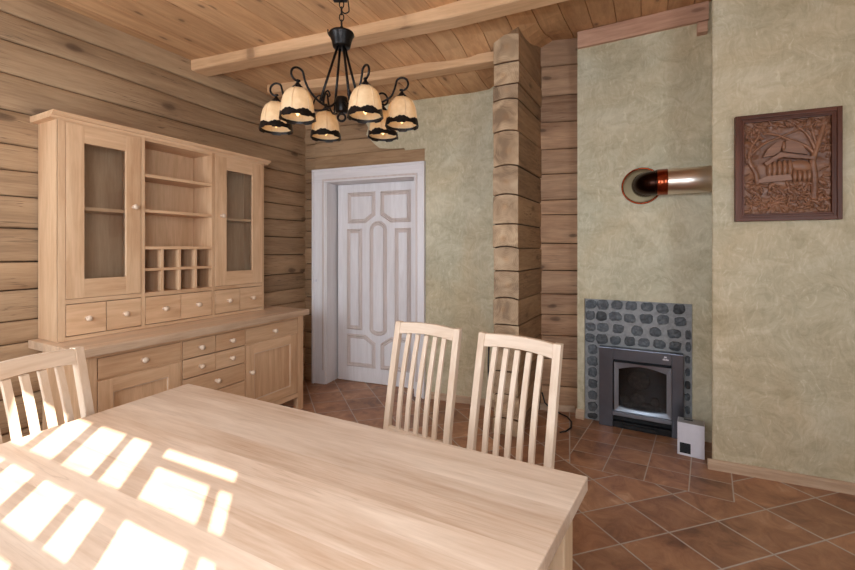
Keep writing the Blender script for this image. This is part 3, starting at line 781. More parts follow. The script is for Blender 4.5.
# interior shelves
for (x0, x1, z, y0) in ((0.454, 0.918, 1.833, UY+0.004), (0.454, 0.918, 1.606, UY+0.004), (0.454, 0.918, 1.368, UY+0.003),
                        (0.036, 0.432, 1.592, UY+0.022), (0.940, 1.37, 1.592, UY+0.022)):
    b = MB(); b.box(x0+0.0005, x1-0.0005, y0, 0.525, z-0.020, z, bev=0.0015); b.build('shelf', 'oak_x', hutch)
def rack(b):
    b.box(0.455, 0.917, UY+0.006, 0.52, 1.208, 1.226, 'oak_x', 0.001)
    for x in (0.5665, 0.6825, 0.7985):
        b.box(x-0.0085, x+0.0085, UY+0.008, 0.52, 1.0705, 1.208, 'oak_z', 0.001); b.box(x-0.0085, x+0.0085, UY+0.008, 0.52, 1.226, 1.3475, 'oak_z', 0.001)
part(rack, 'pigeonhole_rack')
cab_door(0.045, 0.431, 1.070, 2.050, UY-0.002, 0.084, True, True, kz=1.612, rails=(0.095, 0.108))
cab_door(0.941, 1.370, 1.070, 2.050, UY-0.002, 0.094, True, False, kz=1.60, rails=(0.095, 0.108))
for (a, c) in ((0.046, 0.240), (0.240, 0.432), (0.456, 0.686), (0.686, 0.916), (0.942, 1.155), (1.155, 1.369)):
    drawer(a, c, 0.864, 1.042, UY-0.001, kz=0.955)
# glasses behind the right glazed door
def glass_at(x, y, z, first=[None]):
    if first[0] is None:
        b = MB(); b.lathe([(0.0, 0.0), (0.026, 0.0), (0.030, 0.09), (0.028, 0.09), (0.024, 0.006), (0, 0.006)], seg=20)
        o = b.build('drinking_glass', 'tumbler'); first[0] = o
    else: o = first[0].copy(); COL.objects.link(o)
    o.location = wp(HF, x, y, z); return o
for (x, y, l) in ((1.06, 0.40, 'clear drinking glass behind the right glazed dresser door, leftmost of three'),
                  (1.13, 0.38, 'clear drinking glass behind the right glazed dresser door, middle of three'),
                  (1.21, 0.42, 'clear drinking glass behind the right glazed dresser door, rightmost of three')):
    tag(glass_at(x, y, 1.0705), l, 'glass', 'glasses in the dresser')

# ---------------------------------------------------------------- dining table
tab = empty('dining_table', (-1.069, 1.841, 0), math.atan2(1.0875-1.8406, 0.4237+1.0687))
tag(tab, 'pale oak dining table with sunlight from a window across its top', 'table')
c_, s_ = math.cos(-tab.rotation_euler.z), math.sin(-tab.rotation_euler.z)
def tl(x, y):
    dx, dy = x+1.069, y-1.841; return (c_*dx-s_*dy, s_*dx+c_*dy)
cor = [tl(-1.437, 0.985), tl(-0.086, 0.345), tl(0.4237, 1.0875), tl(-1.069, 1.841)]
b = MB(); b.prism(cor, 'z', 0.712, 0.75)
o = b.build('tabletop', 'table', tab); bv = o.modifiers.new('edge', 'BEVEL'); bv.width = 0.003; bv.segments = 2
def inset(k_, ins_x, ins_y):
    p = Vector(cor[k_]); a = (Vector(cor[(k_+1) % 4])-p).normalized(); c = (Vector(cor[k_-1])-p).normalized()
    return p+a*ins_x+c*ins_y
for k_ in range(4):
    p = Vector(cor[k_]); a = (Vector(cor[(k_+1) % 4])-p).normalized(); c = (Vector(cor[k_-1])-p).normalized()
    q = [p+a*0.03+c*0.03, p+a*0.105+c*0.03, p+a*0.105+c*0.105, p+a*0.03+c*0.105]
    b = MB(); b.prism([tuple(v) for v in q], 'z', 0.0, 0.712); o = b.build('leg', 'table_z', tab)
    bv = o.modifiers.new('edge', 'BEVEL'); bv.width = 0.004; bv.segments = 2
for k_ in range(4):
    p0 = inset(k_, 0.105, 0.045); j = (k_+1) % 4
    p = Vector(cor[j]); bdir = (Vector(cor[k_])-p).normalized(); cdir = (Vector(cor[(j+1) % 4])-p).normalized()
    p1 = p+bdir*0.105+cdir*0.045
    d = (p1-p0).normalized(); n = Vector((-d.y, d.x))*0.022
    b = MB(); b.prism([tuple(p0), tuple(p1), tuple(p1+n), tuple(p0+n)], 'z', 0.615, 0.712); b.build('apron', 'table', tab)

# ---------------------------------------------------------------- chairs
CW, CH_, SH = 0.388, 0.97, 0.42
def back_y(z):       # rearward lean of the back above the seat
    t = max(0.0, (z-SH)/(CH_-SH)); return 0.105*t**1.15
def make_chair(w=CW):
    """local x to the sitter's... across, -y is the front; origin on the floor under the back's top edge line"""
    root = empty('dining_chair')
    hw = w/2
    def post(sx):
        b = MB(); n = 14; prev = None
        for i in range(n+1):
            z = CH_*i/n
            y = back_y(z)-0.105 if z > SH else -0.105+0.03*((SH-z)/SH)**1.5
            hx = 0.0165; dy0, dy1 = (0.0, 0.030) if z > SH else (0.0, 0.036)
            xs = sx*(hw-0.0165)
            row = [b.bm.verts.new((xs-hx, y-dy0, z)), b.bm.verts.new((xs+hx, y-dy0, z)), b.bm.verts.new((xs+hx, y+dy1, z)), b.bm.verts.new((xs-hx, y+dy1, z))]
            if prev:
                for k_ in range(4): b.poly([prev[k_], prev[(k_+1) % 4], row[(k_+1) % 4], row[k_]])
            else: b.poly(row)
            prev = row
        b.poly(prev)
        o = b.build('rear_leg', 'chair_z', root); bv = o.modifiers.new('e', 'BEVEL'); bv.width = 0.003; bv.segments = 2; bv.limit_method = 'ANGLE'
    post(-1); post(1)
    # crest rail: arched on top, bowed backwards
    b = MB(); n = 16; prev = None; xi = hw-0.033
    for i in range(n+1):
        x = -xi+2*xi*i/n; e = 1-(x/xi)**2
        zt = CH_-0.003+0.008*e; zb = CH_-0.060+0.012*e; yb = back_y(CH_)-0.105+0.010*e
        yl = back_y(CH_-0.06)-0.105+0.010*e
        row = [b.bm.verts.new((x, yl+0.002, zb)), b.bm.verts.new((x, yb+0.002, zt)), b.bm.verts.new((x, yb+0.024, zt)), b.bm.verts.new((x, yl+0.024, zb))]
        if prev:
            for k_ in range(4): b.poly([prev[k_], prev[(k_+1) % 4], row[(k_+1) % 4], row[k_]])
        else: b.poly(row)
        prev = row
    b.poly(prev); o = b.build('crest_rail', 'chair_x', root); bv = o.modifiers.new('e', 'BEVEL'); bv.width = 0.003; bv.segments = 2; bv.limit_method = 'ANGLE'
    # lower back rail
    b = MB(); b.box(-xi, xi, -0.100, -0.078, SH+0.005, SH+0.04, bev=0.003); b.build('back_rail', 'chair_x', root)
    for q in range(5):
        x = -xi+2*xi*(q+1)/6; e = 1-(x/xi)**2
        b = MB(); n = 12; prev = None
        for i in range(n+1):
            t = i/n; z = SH+0.038+(CH_-0.055-SH-0.038)*t
            y = back_y(z)-0.105+0.010*e*t+0.006-0.006*math.sin(t*PI)*1.5
            hx = 0.0115
            row = [b.bm.verts.new((x-hx, y, z)), b.bm.verts.new((x+hx, y, z)), b.bm.verts.new((x+hx, y+0.013, z)), b.bm.verts.new((x-hx, y+0.013, z))]
            if prev:
                for k_ in range(4): b.poly([prev[k_], prev[(k_+1) % 4], row[(k_+1) % 4], row[k_]])
            else: b.poly(row)
            prev = row
        b.poly(prev); b.build('slat', 'chair_z', root)
    yb_ = -0.105
    b = MB(); b.prism([(-hw+0.0, yb_+0.02), (-hw-0.012, yb_-0.40), (hw+0.012, yb_-0.40), (hw, yb_+0.02)], 'z', SH-0.02, SH+0.004)
    o = b.build('seat', 'chair_x', root); bv = o.modifiers.new('e', 'BEVEL'); bv.width = 0.006; bv.segments = 3
    for sx in (-1, 1):
        b = MB(); b.box(sx*(hw-0.018)-0.018, sx*(hw-0.018)+0.018, yb_-0.39, yb_-0.354, 0, SH-0.02, bev=0.003); b.build('front_leg', 'chair_z', root)
        b = MB(); b.box(sx*(hw-0.018)-0.009, sx*(hw-0.018)+0.009, yb_-0.354, yb_, SH-0.075, SH-0.02, bev=0.002); b.build('side_rail', 'chair_x', root)
        b = MB(); b.box(sx*(hw-0.018)-0.008, sx*(hw-0.018)+0.008, yb_-0.354, yb_+0.008, 0.17, 0.195, bev=0.002); b.build('stretcher', 'chair_x', root)
    b = MB(); b.box(-hw+0.036, hw-0.036, yb_-0.385, yb_-0.367, SH-0.075, SH-0.02, bev=0.002); b.build('front_rail', 'chair_x', root)
    return root
ch = make_chair()
def place(c, lx, ly, rx, ry, label):
    """left and right top corners of the back"""
    a = math.atan2(ry-ly, rx-lx); c.rotation_euler = (0, 0, a); c.location = ((lx+rx)/2, (ly+ry)/2, 0)
    tag(c, label, 'chair', 'slat-backed chairs round the dining table')
c2 = copy_tree(ch); c3 = copy_tree(ch)
place(ch, 0.233, 1.886, 0.530, 1.634, 'pale wooden slat-back dining chair behind the table, in front of the log pillar')
place(c2, -0.162, 2.165, 0.145, 1.955, 'pale wooden slat-back dining chair behind the table, in front of the white door')
place(c3, -1.428, 1.225, -1.340, 1.615, 'pale wooden slat-back dining chair at the left end of the table beside the dresser')

# ---------------------------------------------------------------- fireplace surround and stove
fp = empty('fireplace_surround', wp(BR, 0.414, 0.06, 0), BR[1])
tag(fp, 'dark grey cobblestone surround set into the plastered chimney breast', 'fireplace')
FX = 0.414
b = MB(); b.box(0.054-FX, 0.774-FX, -0.035, 0.0, 0, 0.957); b.build('mortar', 'mortar', fp)
b = MB(); rs = random.Random(21)
def stone(cx, cz, w, h):
    n = 12; ring_ = []; pl = rs.random()
    for i in range(n):
        a = 2*PI*i/n+rs.uniform(-0.1, 0.1)
        ca, sa = math.cos(a), math.sin(a); k_ = (abs(ca)**4.5+abs(sa)**4.5)**(-1/4.5)*rs.uniform(0.84, 1.04)
        ring_.append((cx+ca*k_*w/2, cz+sa*k_*h/2))
    d = rs.uniform(0.010, 0.016)
    L0 = [b.bm.verts.new((x, -0.034, z)) for x, z in ring_]
    L1 = [b.bm.verts.new((cx+(x-cx)*0.93, -0.034-d*0.8, cz+(z-cz)*0.93)) for x, z in ring_]
    L2 = [b.bm.verts.new((cx+(x-cx)*0.6, -0.034-d-rs.uniform(-.003, .003), cz+(z-cz)*0.6)) for x, z in ring_]
    cv = b.bm.verts.new((cx, -0.034-d*1.1, cz))
    for i in range(n):
        j = (i+1) % n
        b.poly([L0[i], L0[j], L1[j], L1[i]], None, pl); b.poly([L1[i], L1[j], L2[j], L2[i]], None, pl); b.poly([L2[i], L2[j], cv], None, pl)
for z, xs in ((0.915, (0.098, 0.185, 0.285, 0.385, 0.49, 0.59, 0.695)), (0.825, (0.095, 0.175, 0.275, 0.375, 0.485, 0.595, 0.705)),
              (0.733, (0.095, 0.188, 0.295, 0.425, 0.545, 0.665, 0.752)), (0.645, (0.090, 0.178, 0.275, 0.375, 0.47, 0.57, 0.67, 0.752))):
    for i, x in enumerate(xs):
        w = 0.084 if x < 0.745 else 0.036
        stone(x-FX, z+rs.uniform(-.004, .004), w*rs.uniform(0.9, 1.08), 0.076*rs.uniform(0.9, 1.08))
for z in (0.555, 0.465, 0.375, 0.285, 0.195, 0.105, 0.03):
    stone(0.110-FX, z, 0.078*rs.uniform(0.9, 1.05), 0.080*rs.uniform(0.9, 1.05) if z > 0.04 else 0.05)
    stone(0.748-FX, z, 0.034, 0.06)
b.build('cobblestones', 'stone', fp)

st = empty('gas_fire', wp(BR, 0.4425, 0.0, 0), BR[1])
tag(st, 'dark steel fireplace insert with framed glass window low in the stone surround', 'fireplace insert')
SX = 0.4425
def spart(fn, name, m=None, parent=st): b = MB(); fn(b); return b.build(name, m, parent)
def fr_(b):
    x0, x1, z0, z1 = 0.165-SX, 0.720-SX, 0.0, 0.600; y = -0.045
    ix0, ix1, iz0, iz1 = 0.262-SX, 0.648-SX, 0.05, 0.515
    b.box(x0, ix0, y, 0.024, z0, z1, 'steel_dark', 0.004); b.box(ix1, x1, y, 0.024, z0, z1, 'steel_dark', 0.004)
    b.box(ix0, ix1, y, 0.024, iz1, z1, 'steel_dark', 0.003); b.box(ix0, ix1, y+0.006, 0.024, 0, 0.045, 'soot', 0.003)
    b.box(ix0, ix1, 0.005, 0.024, 0.045, iz1, 'soot')
spart(fr_, 'outer_frame')
def sill(b):
    b.box(0.262-SX, 0.648-SX, -0.062, -0.02, 0.098, 0.128, 'steel_mid', 0.003)
    b.box(0.33-SX, 0.56-SX, -0.058, -0.03, 0.012, 0.036, 'soot', 0.003)
spart(sill, 'lower_louvre')
# window frame with arched inner opening
b = MB(); x0, x1, z0, z1 = 0.272-SX, 0.645-SX, 0.135, 0.500; y0, y1 = -0.062, -0.03
n = 12; wdt = 0.030
def outl(i0):
    pts = []
    for i in range(n+1): pts.append((x0+wdt+(x1-x0-2*wdt)*i/n, z0+0.030-0.010*math.sin(PI*i/n)*1.0))
    for i in range(n+1): pts.append((x1-wdt-(x1-x0-2*wdt)*i/n, z1-0.050+0.030*math.sin(PI*i/n)))
    return pts
inn = outl(0)
def outer(p, idx):
    if idx <= n: return (x0+(x1-x0)*idx/n, z0)
    return (x1-(x1-x0)*(idx-n-1)/n, z1)
tot = len(inn)
for y_a, y_b in ((y0, y1),):
    Of = [b.bm.verts.new((outer(None, i)[0], y0, outer(None, i)[1])) for i in range(tot)]
    If = [b.bm.verts.new((p[0], y0+0.006, p[1])) for p in inn]
    Ib = [b.bm.verts.new((p[0], y1+0.01, p[1])) for p in inn]
    Ob = [b.bm.verts.new((outer(None, i)[0], y1+0.01, outer(None, i)[1])) for i in range(tot)]
    for i in range(tot):
        j = (i+1) % tot
        b.poly([Of[i], Of[j], If[j], If[i]]); b.poly([If[i], If[j], Ib[j], Ib[i]]); b.poly([Of[i], Of[j], Ob[j], Ob[i]])
wf = b.build('window_frame', 'steel_mid', st)
b = MB(); b.box(x0+0.02, x1-0.02, -0.040, -0.037, z0+0.015, z1-0.02); b.build('glass', 'stove_glass', wf)
b = MB()
rs = random.Random(5)
for (cx, cz, rx, rz) in ((-0.005, 0.37, 0.075, 0.07), (-0.01, 0.235, 0.05, 0.045), (-0.10, 0.22, 0.035, 0.03), (0.10, 0.225, 0.03, 0.035), (0.05, 0.19, 0.06, 0.02), (-0.06, 0.185, 0.06, 0.02), (0.11, 0.185, 0.03, 0.02)):
    b.ellipsoid((cx, -0.012, cz), (rx, 0.012, rz))
b.build('ceramic_logs', 'ember_log', st)
b = MB()
b.box(0.600-SX, 0.616-SX, -0.0465, -0.0445, 0.566, 0.576); b.box(0.590-SX, 0.628-SX, -0.0465, -0.0445, 0.548, 0.557)
b.box(0.596-SX, 0.603-SX, -0.0465, -0.0445, 0.557, 0.562); b.box(0.612-SX, 0.620-SX, -0.0465, -0.0445, 0.557, 0.561)
k_ = b.build('badge', 'white_plastic', st); k_['label'] = 'tiny pale badge on the frame'

# ---------------------------------------------------------------- flue pipe
fl = empty('flue_pipe', wp(BR, 0.455, 0.0, 1.82), BR[1])
tag(fl, 'shiny steel flue pipe with copper collar leaving the chimney breast', 'flue pipe')
mt = Matrix.Rotation(R(90), 4, 'X')
b = MB(); b.lathe([(0.135, 0.0), (0.137, 0.008), (0.131, 0.014), (0.124, 0.010), (0.124, 0.0)], (0, 0, 0), 40, None, mt); b.build('rosette_rim', 'copper', fl)
b = MB(); b.lathe([(0.126, 0.008), (0.118, 0.012), (0.10, 0.010), (0.08, 0.012), (0.0, 0.012)], (0, 0, 0), 40, None, mt); b.build('rosette', 'rosette', fl)
# elbow: comes out of the wall then turns right
PR = 0.087; OFF = -0.13
path = [(0.02, -0.01, 0), (0.02, -0.035, 0)]
for i in range(1, 9):
    a = R(90)*i/8; path.append((0.02+0.095*(1-math.cos(a)), -0.035-0.095*math.sin(a), 0))
b = MB(); b.tube(path, PR*1.0, 28); b.build('elbow', 'pipe_dark', fl)
def cyl(x0, x1, r, name, m):
    b = MB(); b.tube([(x0, OFF, 0), (x0+0.003, OFF, 0), (x1-0.003, OFF, 0), (x1, OFF, 0)], [r-0.003, r, r, r-0.003], 32); return b.build(name, m, fl)
cyl(0.10, 0.165, PR+0.004, 'collar', 'copper'); cyl(0.155, 0.46, PR+0.001, 'pipe', 'pipe_steel')
cyl(0.09, 0.105, PR+0.002, 'collar_ring', 'pipe_dark')

# ---------------------------------------------------------------- small white box on the floor
hb_ = empty('heater_box', (1.647, 2.716, 0), math.atan2(2.636-2.7198, 1.7755-1.647))
tag(hb_, 'small white metal box with dark square vent on the floor by the fireplace', 'box')
b = MB(); b.box(0, 0.150, 0, 0.10, 0, 0.212, 'white_plastic', 0.003)
b.box(0.004, 0.146, 0.004, 0.097, 0.212, 0.2135, 'grey_plastic'); b.build('casing', None, hb_)
b = MB(); b.box(0.014, 0.070, -0.002, 0.002, 0.092, 0.200, bev=0.001); b.build('front_panel', 'white_plastic', hb_)
b = MB(); b.box(0.102, 0.126, -0.003, 0.002, 0.160, 0.186, bev=0.002); b.build('button', 'white_plastic', hb_)
b = MB(); b.box(0.014, 0.074, -0.0015, 0.002, 0.016, 0.082, 'black_plastic')
for i in range(6): b.box(0.018, 0.068, -0.003, -0.001, 0.020+i*0.0098, 0.024+i*0.0098, 'black_plastic')
b.build('vent_grille', None, hb_)
b = MB(); b.box(0.035, 0.085, 0.055, 0.075, 0.212, 0.2155); b.build('top_slot', 'black_plastic', hb_)

# ---------------------------------------------------------------- cables
b = MB(); pts = []
P_ = [(0.95, 3.42, 0.16), (0.97, 3.405, 0.08), (1.02, 3.39, 0.03), (1.08, 3.36, 0.01), (1.12, 3.30, 0.006), (1.12, 3.2, 0.006), (1.08, 3.10, 0.006), (1.02, 3.04, 0.006), (0.97, 3.02, 0.006)]
b.tube(P_, 0.006, 8); tag(b.build('black_cable', 'black_plastic'), 'black cable curling on the tiles beside the chimney breast', 'cable')
b = MB(); b.tube([(0.452, 3.035, 0.63), (0.447, 3.03, 0.5), (0.452, 3.03, 0.3), (0.446, 3.03, 0.1), (0.45, 3.03, 0.004)], 0.006, 8)
tag(b.build('black_cable', 'black_plastic'), 'black cable hanging down the left edge of the log pillar', 'cable')

# ---------------------------------------------------------------- carved picture
pic = empty('carved_picture', wp(RW, 0.373, 0.0, 1.827), RW[1])
tag(pic, 'square dark carved wooden relief of a hut among trees on the right wall', 'picture')
HWp, HHp = 0.243, 0.313
b = MB()
def frame_ring(o_x, o_z, wdt, yo, yi, ye, m):
    for (xa, xb, za, zb, mm) in ((-o_x, -o_x+wdt, -o_z, o_z, 'frame_z'), (o_x-wdt, o_x, -o_z, o_z, 'frame_z'), (-o_x+wdt, o_x-wdt, -o_z, -o_z+wdt, 'carving_dark'), (-o_x+wdt, o_x-wdt, o_z-wdt, o_z, 'carving_dark')):
        b.box(xa, xb, yo, ye, za, zb, mm, 0.003)
frame_ring(HWp, HHp, 0.022, -0.034, 0, 0.0, None); frame_ring(HWp-0.021, HHp-0.021, 0.014, -0.026, 0, 0.0, None); frame_ring(HWp-0.034, HHp-0.034, 0.010, -0.031, 0, 0.0, None)
b.build('frame', None, pic)
IW, IH = HWp-0.043, HHp-0.043
b = MB(); nx, nz = 70, 92; V_ = []
for j in range(nz+1):
    row = []
    for i in range(nx+1):
        x = -IW-0.002+(2*IW+0.004)*i/nx; z = -IH-0.002+(2*IH+0.004)*j/nz
        r_ = math.hypot(x/IW, (z-0.01)/IH)
        hgt = 0.004
        warp = noise.noise(Vector((x*14, z*14, 2)))*0.5
        rim = min(1, max(0, (r_-0.62)*3.2)); lowm = min(1, max(0, (-z-0.06)*14))
        k_ = max(rim, lowm)
        hgt += k_*(0.004+0.020*abs(noise.noise(Vector((x*26+warp*3, z*26-warp*3, 5)))))+k_*0.007*abs(noise.noise(Vector((x*60, z*60, 1))))
        hgt += 0.0015*noise.noise(Vector((x*30, z*10, 9)))
        row.append(b.bm.verts.new((x, -hgt, z)))
    V_.append(row)
for j in range(nz):
    for i in range(nx): b.poly([V_[j][i], V_[j][i+1], V_[j+1][i+1], V_[j+1][i]], None, 0.5, True)
rel = b.build('relief_panel', 'carving', pic)
def sm(pts, n=6):
    pts = [Vector(p) for p in pts]; out = []
    for i in range(len(pts)-1):
        p0 = pts[max(i-1, 0)]; p1 = pts[i]; p2 = pts[i+1]; p3 = pts[min(i+2, len(pts)-1)]
        for k_ in range(n):
            t = k_/n
            out.append(0.5*((2*p1)+(-p0+p2)*t+(2*p0-5*p1+4*p2-p3)*t*t+(-p0+3*p1-3*p2+p3)*t**3))
    out.append(pts[-1]); return out
def branch(b, pts, r0, r1, y=-0.014):
    q = sm([(p[0], y, p[1]) for p in pts]); n = len(q); b.tube(q, [r0+(r1-r0)*i/(n-1) for i in range(n)], 8)
b = MB(); rs = random.Random(8)
branch(b, [(0.125, -0.20), (0.13, -0.08), (0.122, 0.02), (0.14, 0.10), (0.165, 0.20), (0.17, 0.26)], 0.019, 0.010)
branch(b, [(0.13, 0.06), (0.09, 0.11), (0.02, 0.15), (-0.05, 0.19), (-0.11, 0.20)], 0.010, 0.006)
branch(b, [(0.135, 0.08), (0.10, 0.17), (0.05, 0.23), (0.03, 0.26)], 0.009, 0.004)
branch(b, [(0.14, 0.10), (0.12, 0.19), (0.11, 0.25)], 0.008, 0.004)
branch(b, [(0.155, 0.12), (0.18, 0.17), (0.19, 0.22)], 0.007, 0.004)
branch(b, [(-0.13, -0.10), (-0.14, -0.03), (-0.17, 0.04), (-0.165, 0.12), (-0.13, 0.18), (-0.12, 0.25)], 0.014, 0.007)
branch(b, [(-0.165, 0.08), (-0.10, 0.14), (-0.03, 0.17), (0.04, 0.20), (0.10, 0.22)], 0.009, 0.004)
branch(b, [(-0.14, 0.0), (-0.19, 0.07), (-0.19, 0.14)], 0.008, 0.005)
branch(b, [(-0.15, 0.15), (-0.18, 0.20), (-0.18, 0.25)], 0.007, 0.004)
branch(b, [(-0.19, -0.12), (-0.10, -0.105), (-0.02, -0.14), (0.0, -0.19)], 0.008, 0.006)
branch(b, [(0.10, -0.15), (0.03, -0.17), (-0.04, -0.22)], 0.007, 0.005)
branch(b, [(-0.14, -0.16), (-0.16, -0.20), (-0.10, -0.21)], 0.006, 0.004)
b.build('carved_trees', 'carving', rel)
b = MB()
for i in range(280):
    for _ in range(40):
        x = rs.uniform(-IW+.012, IW-.012); z = rs.uniform(-IH+.012, IH-.012)
        if z < -0.10 or math.hypot(x/IW, z/IH) > 0.86: break
    a = rs.uniform(0, PI); L0 = rs.uniform(0.012, 0.026)
    b.ellipsoid((x, -0.014-rs.uniform(0, .006), z), (L0, 0.007, L0*rs.uniform(0.22, 0.4)), None, Matrix.Rotation(a, 4, 'Y') @ Matrix.Rotation(rs.uniform(-.4, .4), 4, 'X'), 8, 5)
b.build('carved_leaves', 'carving', rel)
b = MB()
# hut: body, roof, round gable top, log ends, fence
for x in (-0.075, -0.052, -0.028, -0.004, 0.020): b.ellipsoid((x, -0.010, -0.010), (0.0145, 0.020, 0.050))
b.prism([(-0.105, 0.026), (-0.030, 0.080), (0.118, 0.044), (0.128, 0.026), (-0.028, 0.052), (-0.095, 0.008)], 'y', -0.036, -0.002)
b.prism([(-0.108, 0.060), (-0.088, 0.105), (-0.050, 0.140), (-0.012, 0.152), (-0.030, 0.084), (-0.06, 0.065)], 'y', -0.026, -0.002)
b.prism([(0.000, 0.150), (0.045, 0.140), (0.082, 0.105), (0.098, 0.060), (0.02, 0.078), (-0.018, 0.088)], 'y', -0.022, -0.002)
b.ellipsoid((-0.030, -0.022, 0.052), (0.018, 0.012, 0.012)); b.ellipsoid((-0.012, -0.022, 0.118), (0.011, 0.014, 0.028))
b.prism([(-0.135, -0.092), (-0.130, -0.070), (-0.085, -0.050), (0.018, -0.048), (0.028, -0.082)], 'y', -0.030, -0.002)
for x in (0.040, 0.062, 0.084, 0.104): b.ellipsoid((x, -0.012, -0.058), (0.0125, 0.020, 0.040))
b.ellipsoid((0.072, -0.012, -0.004), (0.055, 0.018, 0.034), None, Matrix.Rotation(R(18), 4, 'Y'))
o = b.build('carved_hut', 'carving', rel); bv = o.modifiers.new('e', 'BEVEL'); bv.width = 0.004; bv.segments = 2; bv.limit_method = 'ANGLE'

# ---------------------------------------------------------------- chandelier
cx, cy = -0.413, 1.98
chd = empty('chandelier', (cx, cy, 2.0), 0)
tag(chd, 'black wrought-iron chandelier with six cream glass bell shades over the table', 'chandelier')
def cpart(fn, name, m='black_iron', parent=chd): b = MB(); fn(b); return b.build(name, m, parent)
ztop = ceil_h(cx, cy)-2.0
cpart(lambda b: b.lathe([(0.0, ztop-0.05), (0.02, ztop-0.05), (0.05, ztop-0.03), (0.058, ztop-0.004), (0.0, ztop)], seg=24), 'ceiling_canopy')
def chain(b):
    z = 0.385; i = 0
    while z < ztop-0.05:
        mt = Matrix.Rotation(R(90), 4, 'X') if i % 2 == 0 else Matrix.Rotation(R(90), 4, 'Z') @ Matrix.Rotation(R(90), 4, 'X')
        b.torus((0, 0, z+0.016), 0.0105, 0.0028, mt, 14, 6, None, 1.75); z += 0.031; i += 1
cpart(chain, 'chain')
cpart(lambda b: b.tube(sm([(0.03, 0, 0.55), (0.036, 0, 0.50), (0.030, 0, 0.487), (0.015, 0, 0.482), (0.004, 0, 0.49)]), 0.003, 6), 'hook')
cpart(lambda b: (b.box(-0.04, 0.025, -0.015, 0.015, 0.542, 0.556, None, 0.003)), 'hanger_plate')
cpart(lambda b: b.lathe([(0.0, 0.318), (0.040, 0.318), (0.043, 0.325), (0.047, 0.345), (0.056, 0.372), (0.061, 0.378), (0.058, 0.386), (0.03, 0.388), (0.0, 0.388)], seg=28), 'cup')
cpart(lambda b: b.tube(sm([(-0.055, 0, 0.372), (-0.064, 0, 0.385), (-0.066, 0, 0.405)]), 0.0035, 6), 'cup_spur')
cpart(lambda b: b.lathe([(0.0, 0.005), (0.026, 0.005), (0.030, 0.012), (0.030, 0.07), (0.026, 0.078), (0.0, 0.078)], seg=24), 'hub')
def fin(b):
    b.torus((0, 0, -0.018), 0.018, 0.0055, Matrix.Rotation(R(90), 4, 'X'), 18, 8)
    b.tube([(0, 0, 0.01), (0, 0, -0.004)], 0.008, 8)
cpart(fin, 'finial_ring')
def rad(px, py):
    pass
# arm end points: (dx, dy) of each lamp from the centre
lamps = [(-0.325, 0.03), (-0.165, -0.145), (-0.118, 0.170), (0.140, -0.168), (0.182, 0.158), (0.292, -0.035)]
def make_arm(dx, dy):
    Rr = math.hypot(dx, dy); u = Vector((dx, dy, 0)).normalized()
    arm_pts = [(0.028, 0.05), (Rr*0.30, 0.020), (Rr*0.52, 0.030), (Rr-0.060, 0.066), (Rr-0.038, 0.100), (Rr-0.030, 0.125)]
    loop = [(Rr+0.030*math.cos(a), 0.128+0.030*math.sin(a)) for a in [R(170-i*26) for i in range(1, 11)]]
    # smooth S rise followed by the ring above the lamp
    P2 = arm_pts+loop+[(Rr-0.010, 0.102)]
    q = sm([u*r_+Vector((0, 0, z)) for r_, z in P2], 5)
    b = MB(); b.tube(q, 0.0052, 8)
    q = sm([u*r_+Vector((0, 0, z)) for r_, z in ((Rr*0.45, 0.026), (Rr*0.40, 0.075), (Rr*0.33, 0.092), (Rr*0.28, 0.075), (Rr*0.33, 0.062))], 5)
    b.tube(q, 0.0038, 6)
    return b.build('arm', 'black_iron', chd)
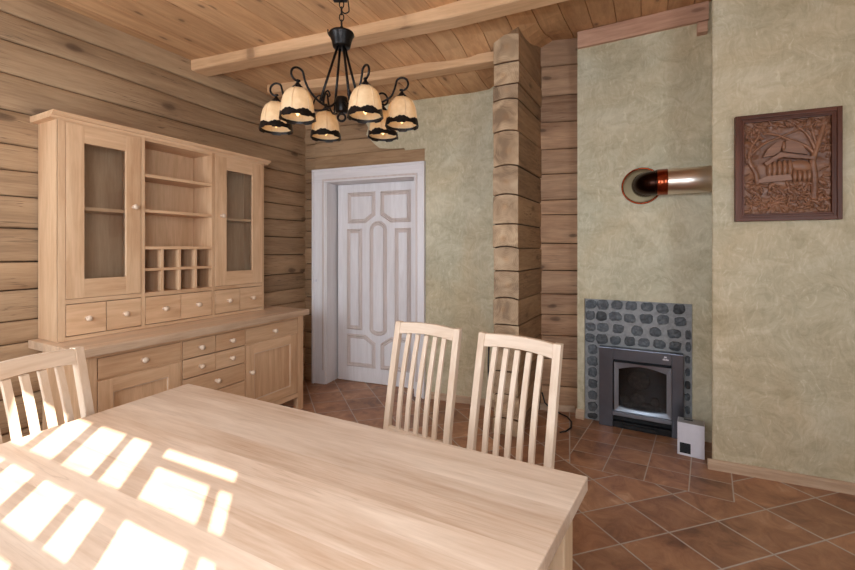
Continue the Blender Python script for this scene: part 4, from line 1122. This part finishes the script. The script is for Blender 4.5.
def make_lamp():
    b = MB()
    prof = [(0.018, 0.066), (0.034, 0.060), (0.050, 0.046), (0.061, 0.024), (0.068, -0.004), (0.071, -0.034), (0.0715, -0.060)]
    wob = lambda a: 1+0.012*math.cos(6*a)
    b.lathe(prof, seg=48, wob=wob)
    sh = b.build('lamp_shade', 'shade', None)
    b = MB()
    for k_ in range(6):
        a = 2*PI*(k_+0.5)/6+0.25
        b.tube([Vector((r_*1.012*math.cos(a), r_*1.012*math.sin(a), z)) for r_, z in prof], 0.0022, 6)
    rb = b.build('rib', 'shade', sh); rb['label'] = 'raised seams of the glass'
    b = MB(); n = 72; rr = 0.0755
    top = []; bot = []; ti = []; bi = []
    for i in range(n):
        a = 2*PI*i/n; ph = (i % 12)/12.0
        tt = -0.050+(0.009 if 0.30 < ph < 0.70 else (0.004 if 0.12 < ph < 0.88 else 0.0)); bb = -0.070-(0.005 if 0.3 < (ph+0.1) % 1 < 0.85 else 0.0)
        if i % 6 == 0: tt -= 0.002
        for lst, r_, z in ((top, rr, tt), (bot, rr+0.004, bb), (ti, rr-0.003, tt), (bi, rr+0.001, bb)):
            lst.append(b.bm.verts.new((r_*math.cos(a), r_*math.sin(a), z)))
    for i in range(n):
        j = (i+1) % n
        b.poly([top[i], top[j], bot[j], bot[i]]); b.poly([ti[i], ti[j], bi[j], bi[i]]); b.poly([top[i], top[j], ti[j], ti[i]]); b.poly([bot[i], bot[j], bi[j], bi[i]])
    b.build('metal_ring', 'black_iron', sh)
    b = MB(); b.lathe([(0.0, 0.094), (0.006, 0.094), (0.009, 0.086), (0.014, 0.082), (0.016, 0.076), (0.023, 0.072), (0.024, 0.062), (0.0, 0.060)], seg=20)
    b.ellipsoid((0, 0, 0.100), (0.007, 0.007, 0.007)); b.build('cap', 'black_iron', sh)
    b = MB(); b.lathe([(0.0, 0.058), (0.014, 0.058), (0.014, 0.026), (0.0, 0.026)], seg=14); b.build('socket', 'black_iron', sh)
    b = MB(); b.lathe([(0.010, 0.026), (0.016, 0.010), (0.021, -0.010), (0.019, -0.028), (0.011, -0.044), (0.003, -0.056), (0.0, -0.058)], seg=16); b.build('bulb', 'bulb', sh)
    return sh
L0 = make_lamp()
for i, (dx, dy) in enumerate(lamps):
    make_arm(dx, dy)
    l_ = L0 if i == 0 else copy_tree(L0)
    l_.parent = chd; l_.location = (dx, dy, 0.0); l_.rotation_euler = (0, 0, 0.4+i*0.35)
for (dx, dy, k_) in ((-0.165, -0.145, 0.50), (-0.118, 0.170, 0.42), (0.140, -0.168, 0.36), (0.182, 0.158, 0.45)):
    u = Vector((dx, dy, 0)).normalized(); p = Vector((dx*k_, dy*k_, 0.040))
    cpart(lambda b: b.tube([u*0.018+Vector((0, 0, 0.325)), p], 0.0062, 8), 'rod')
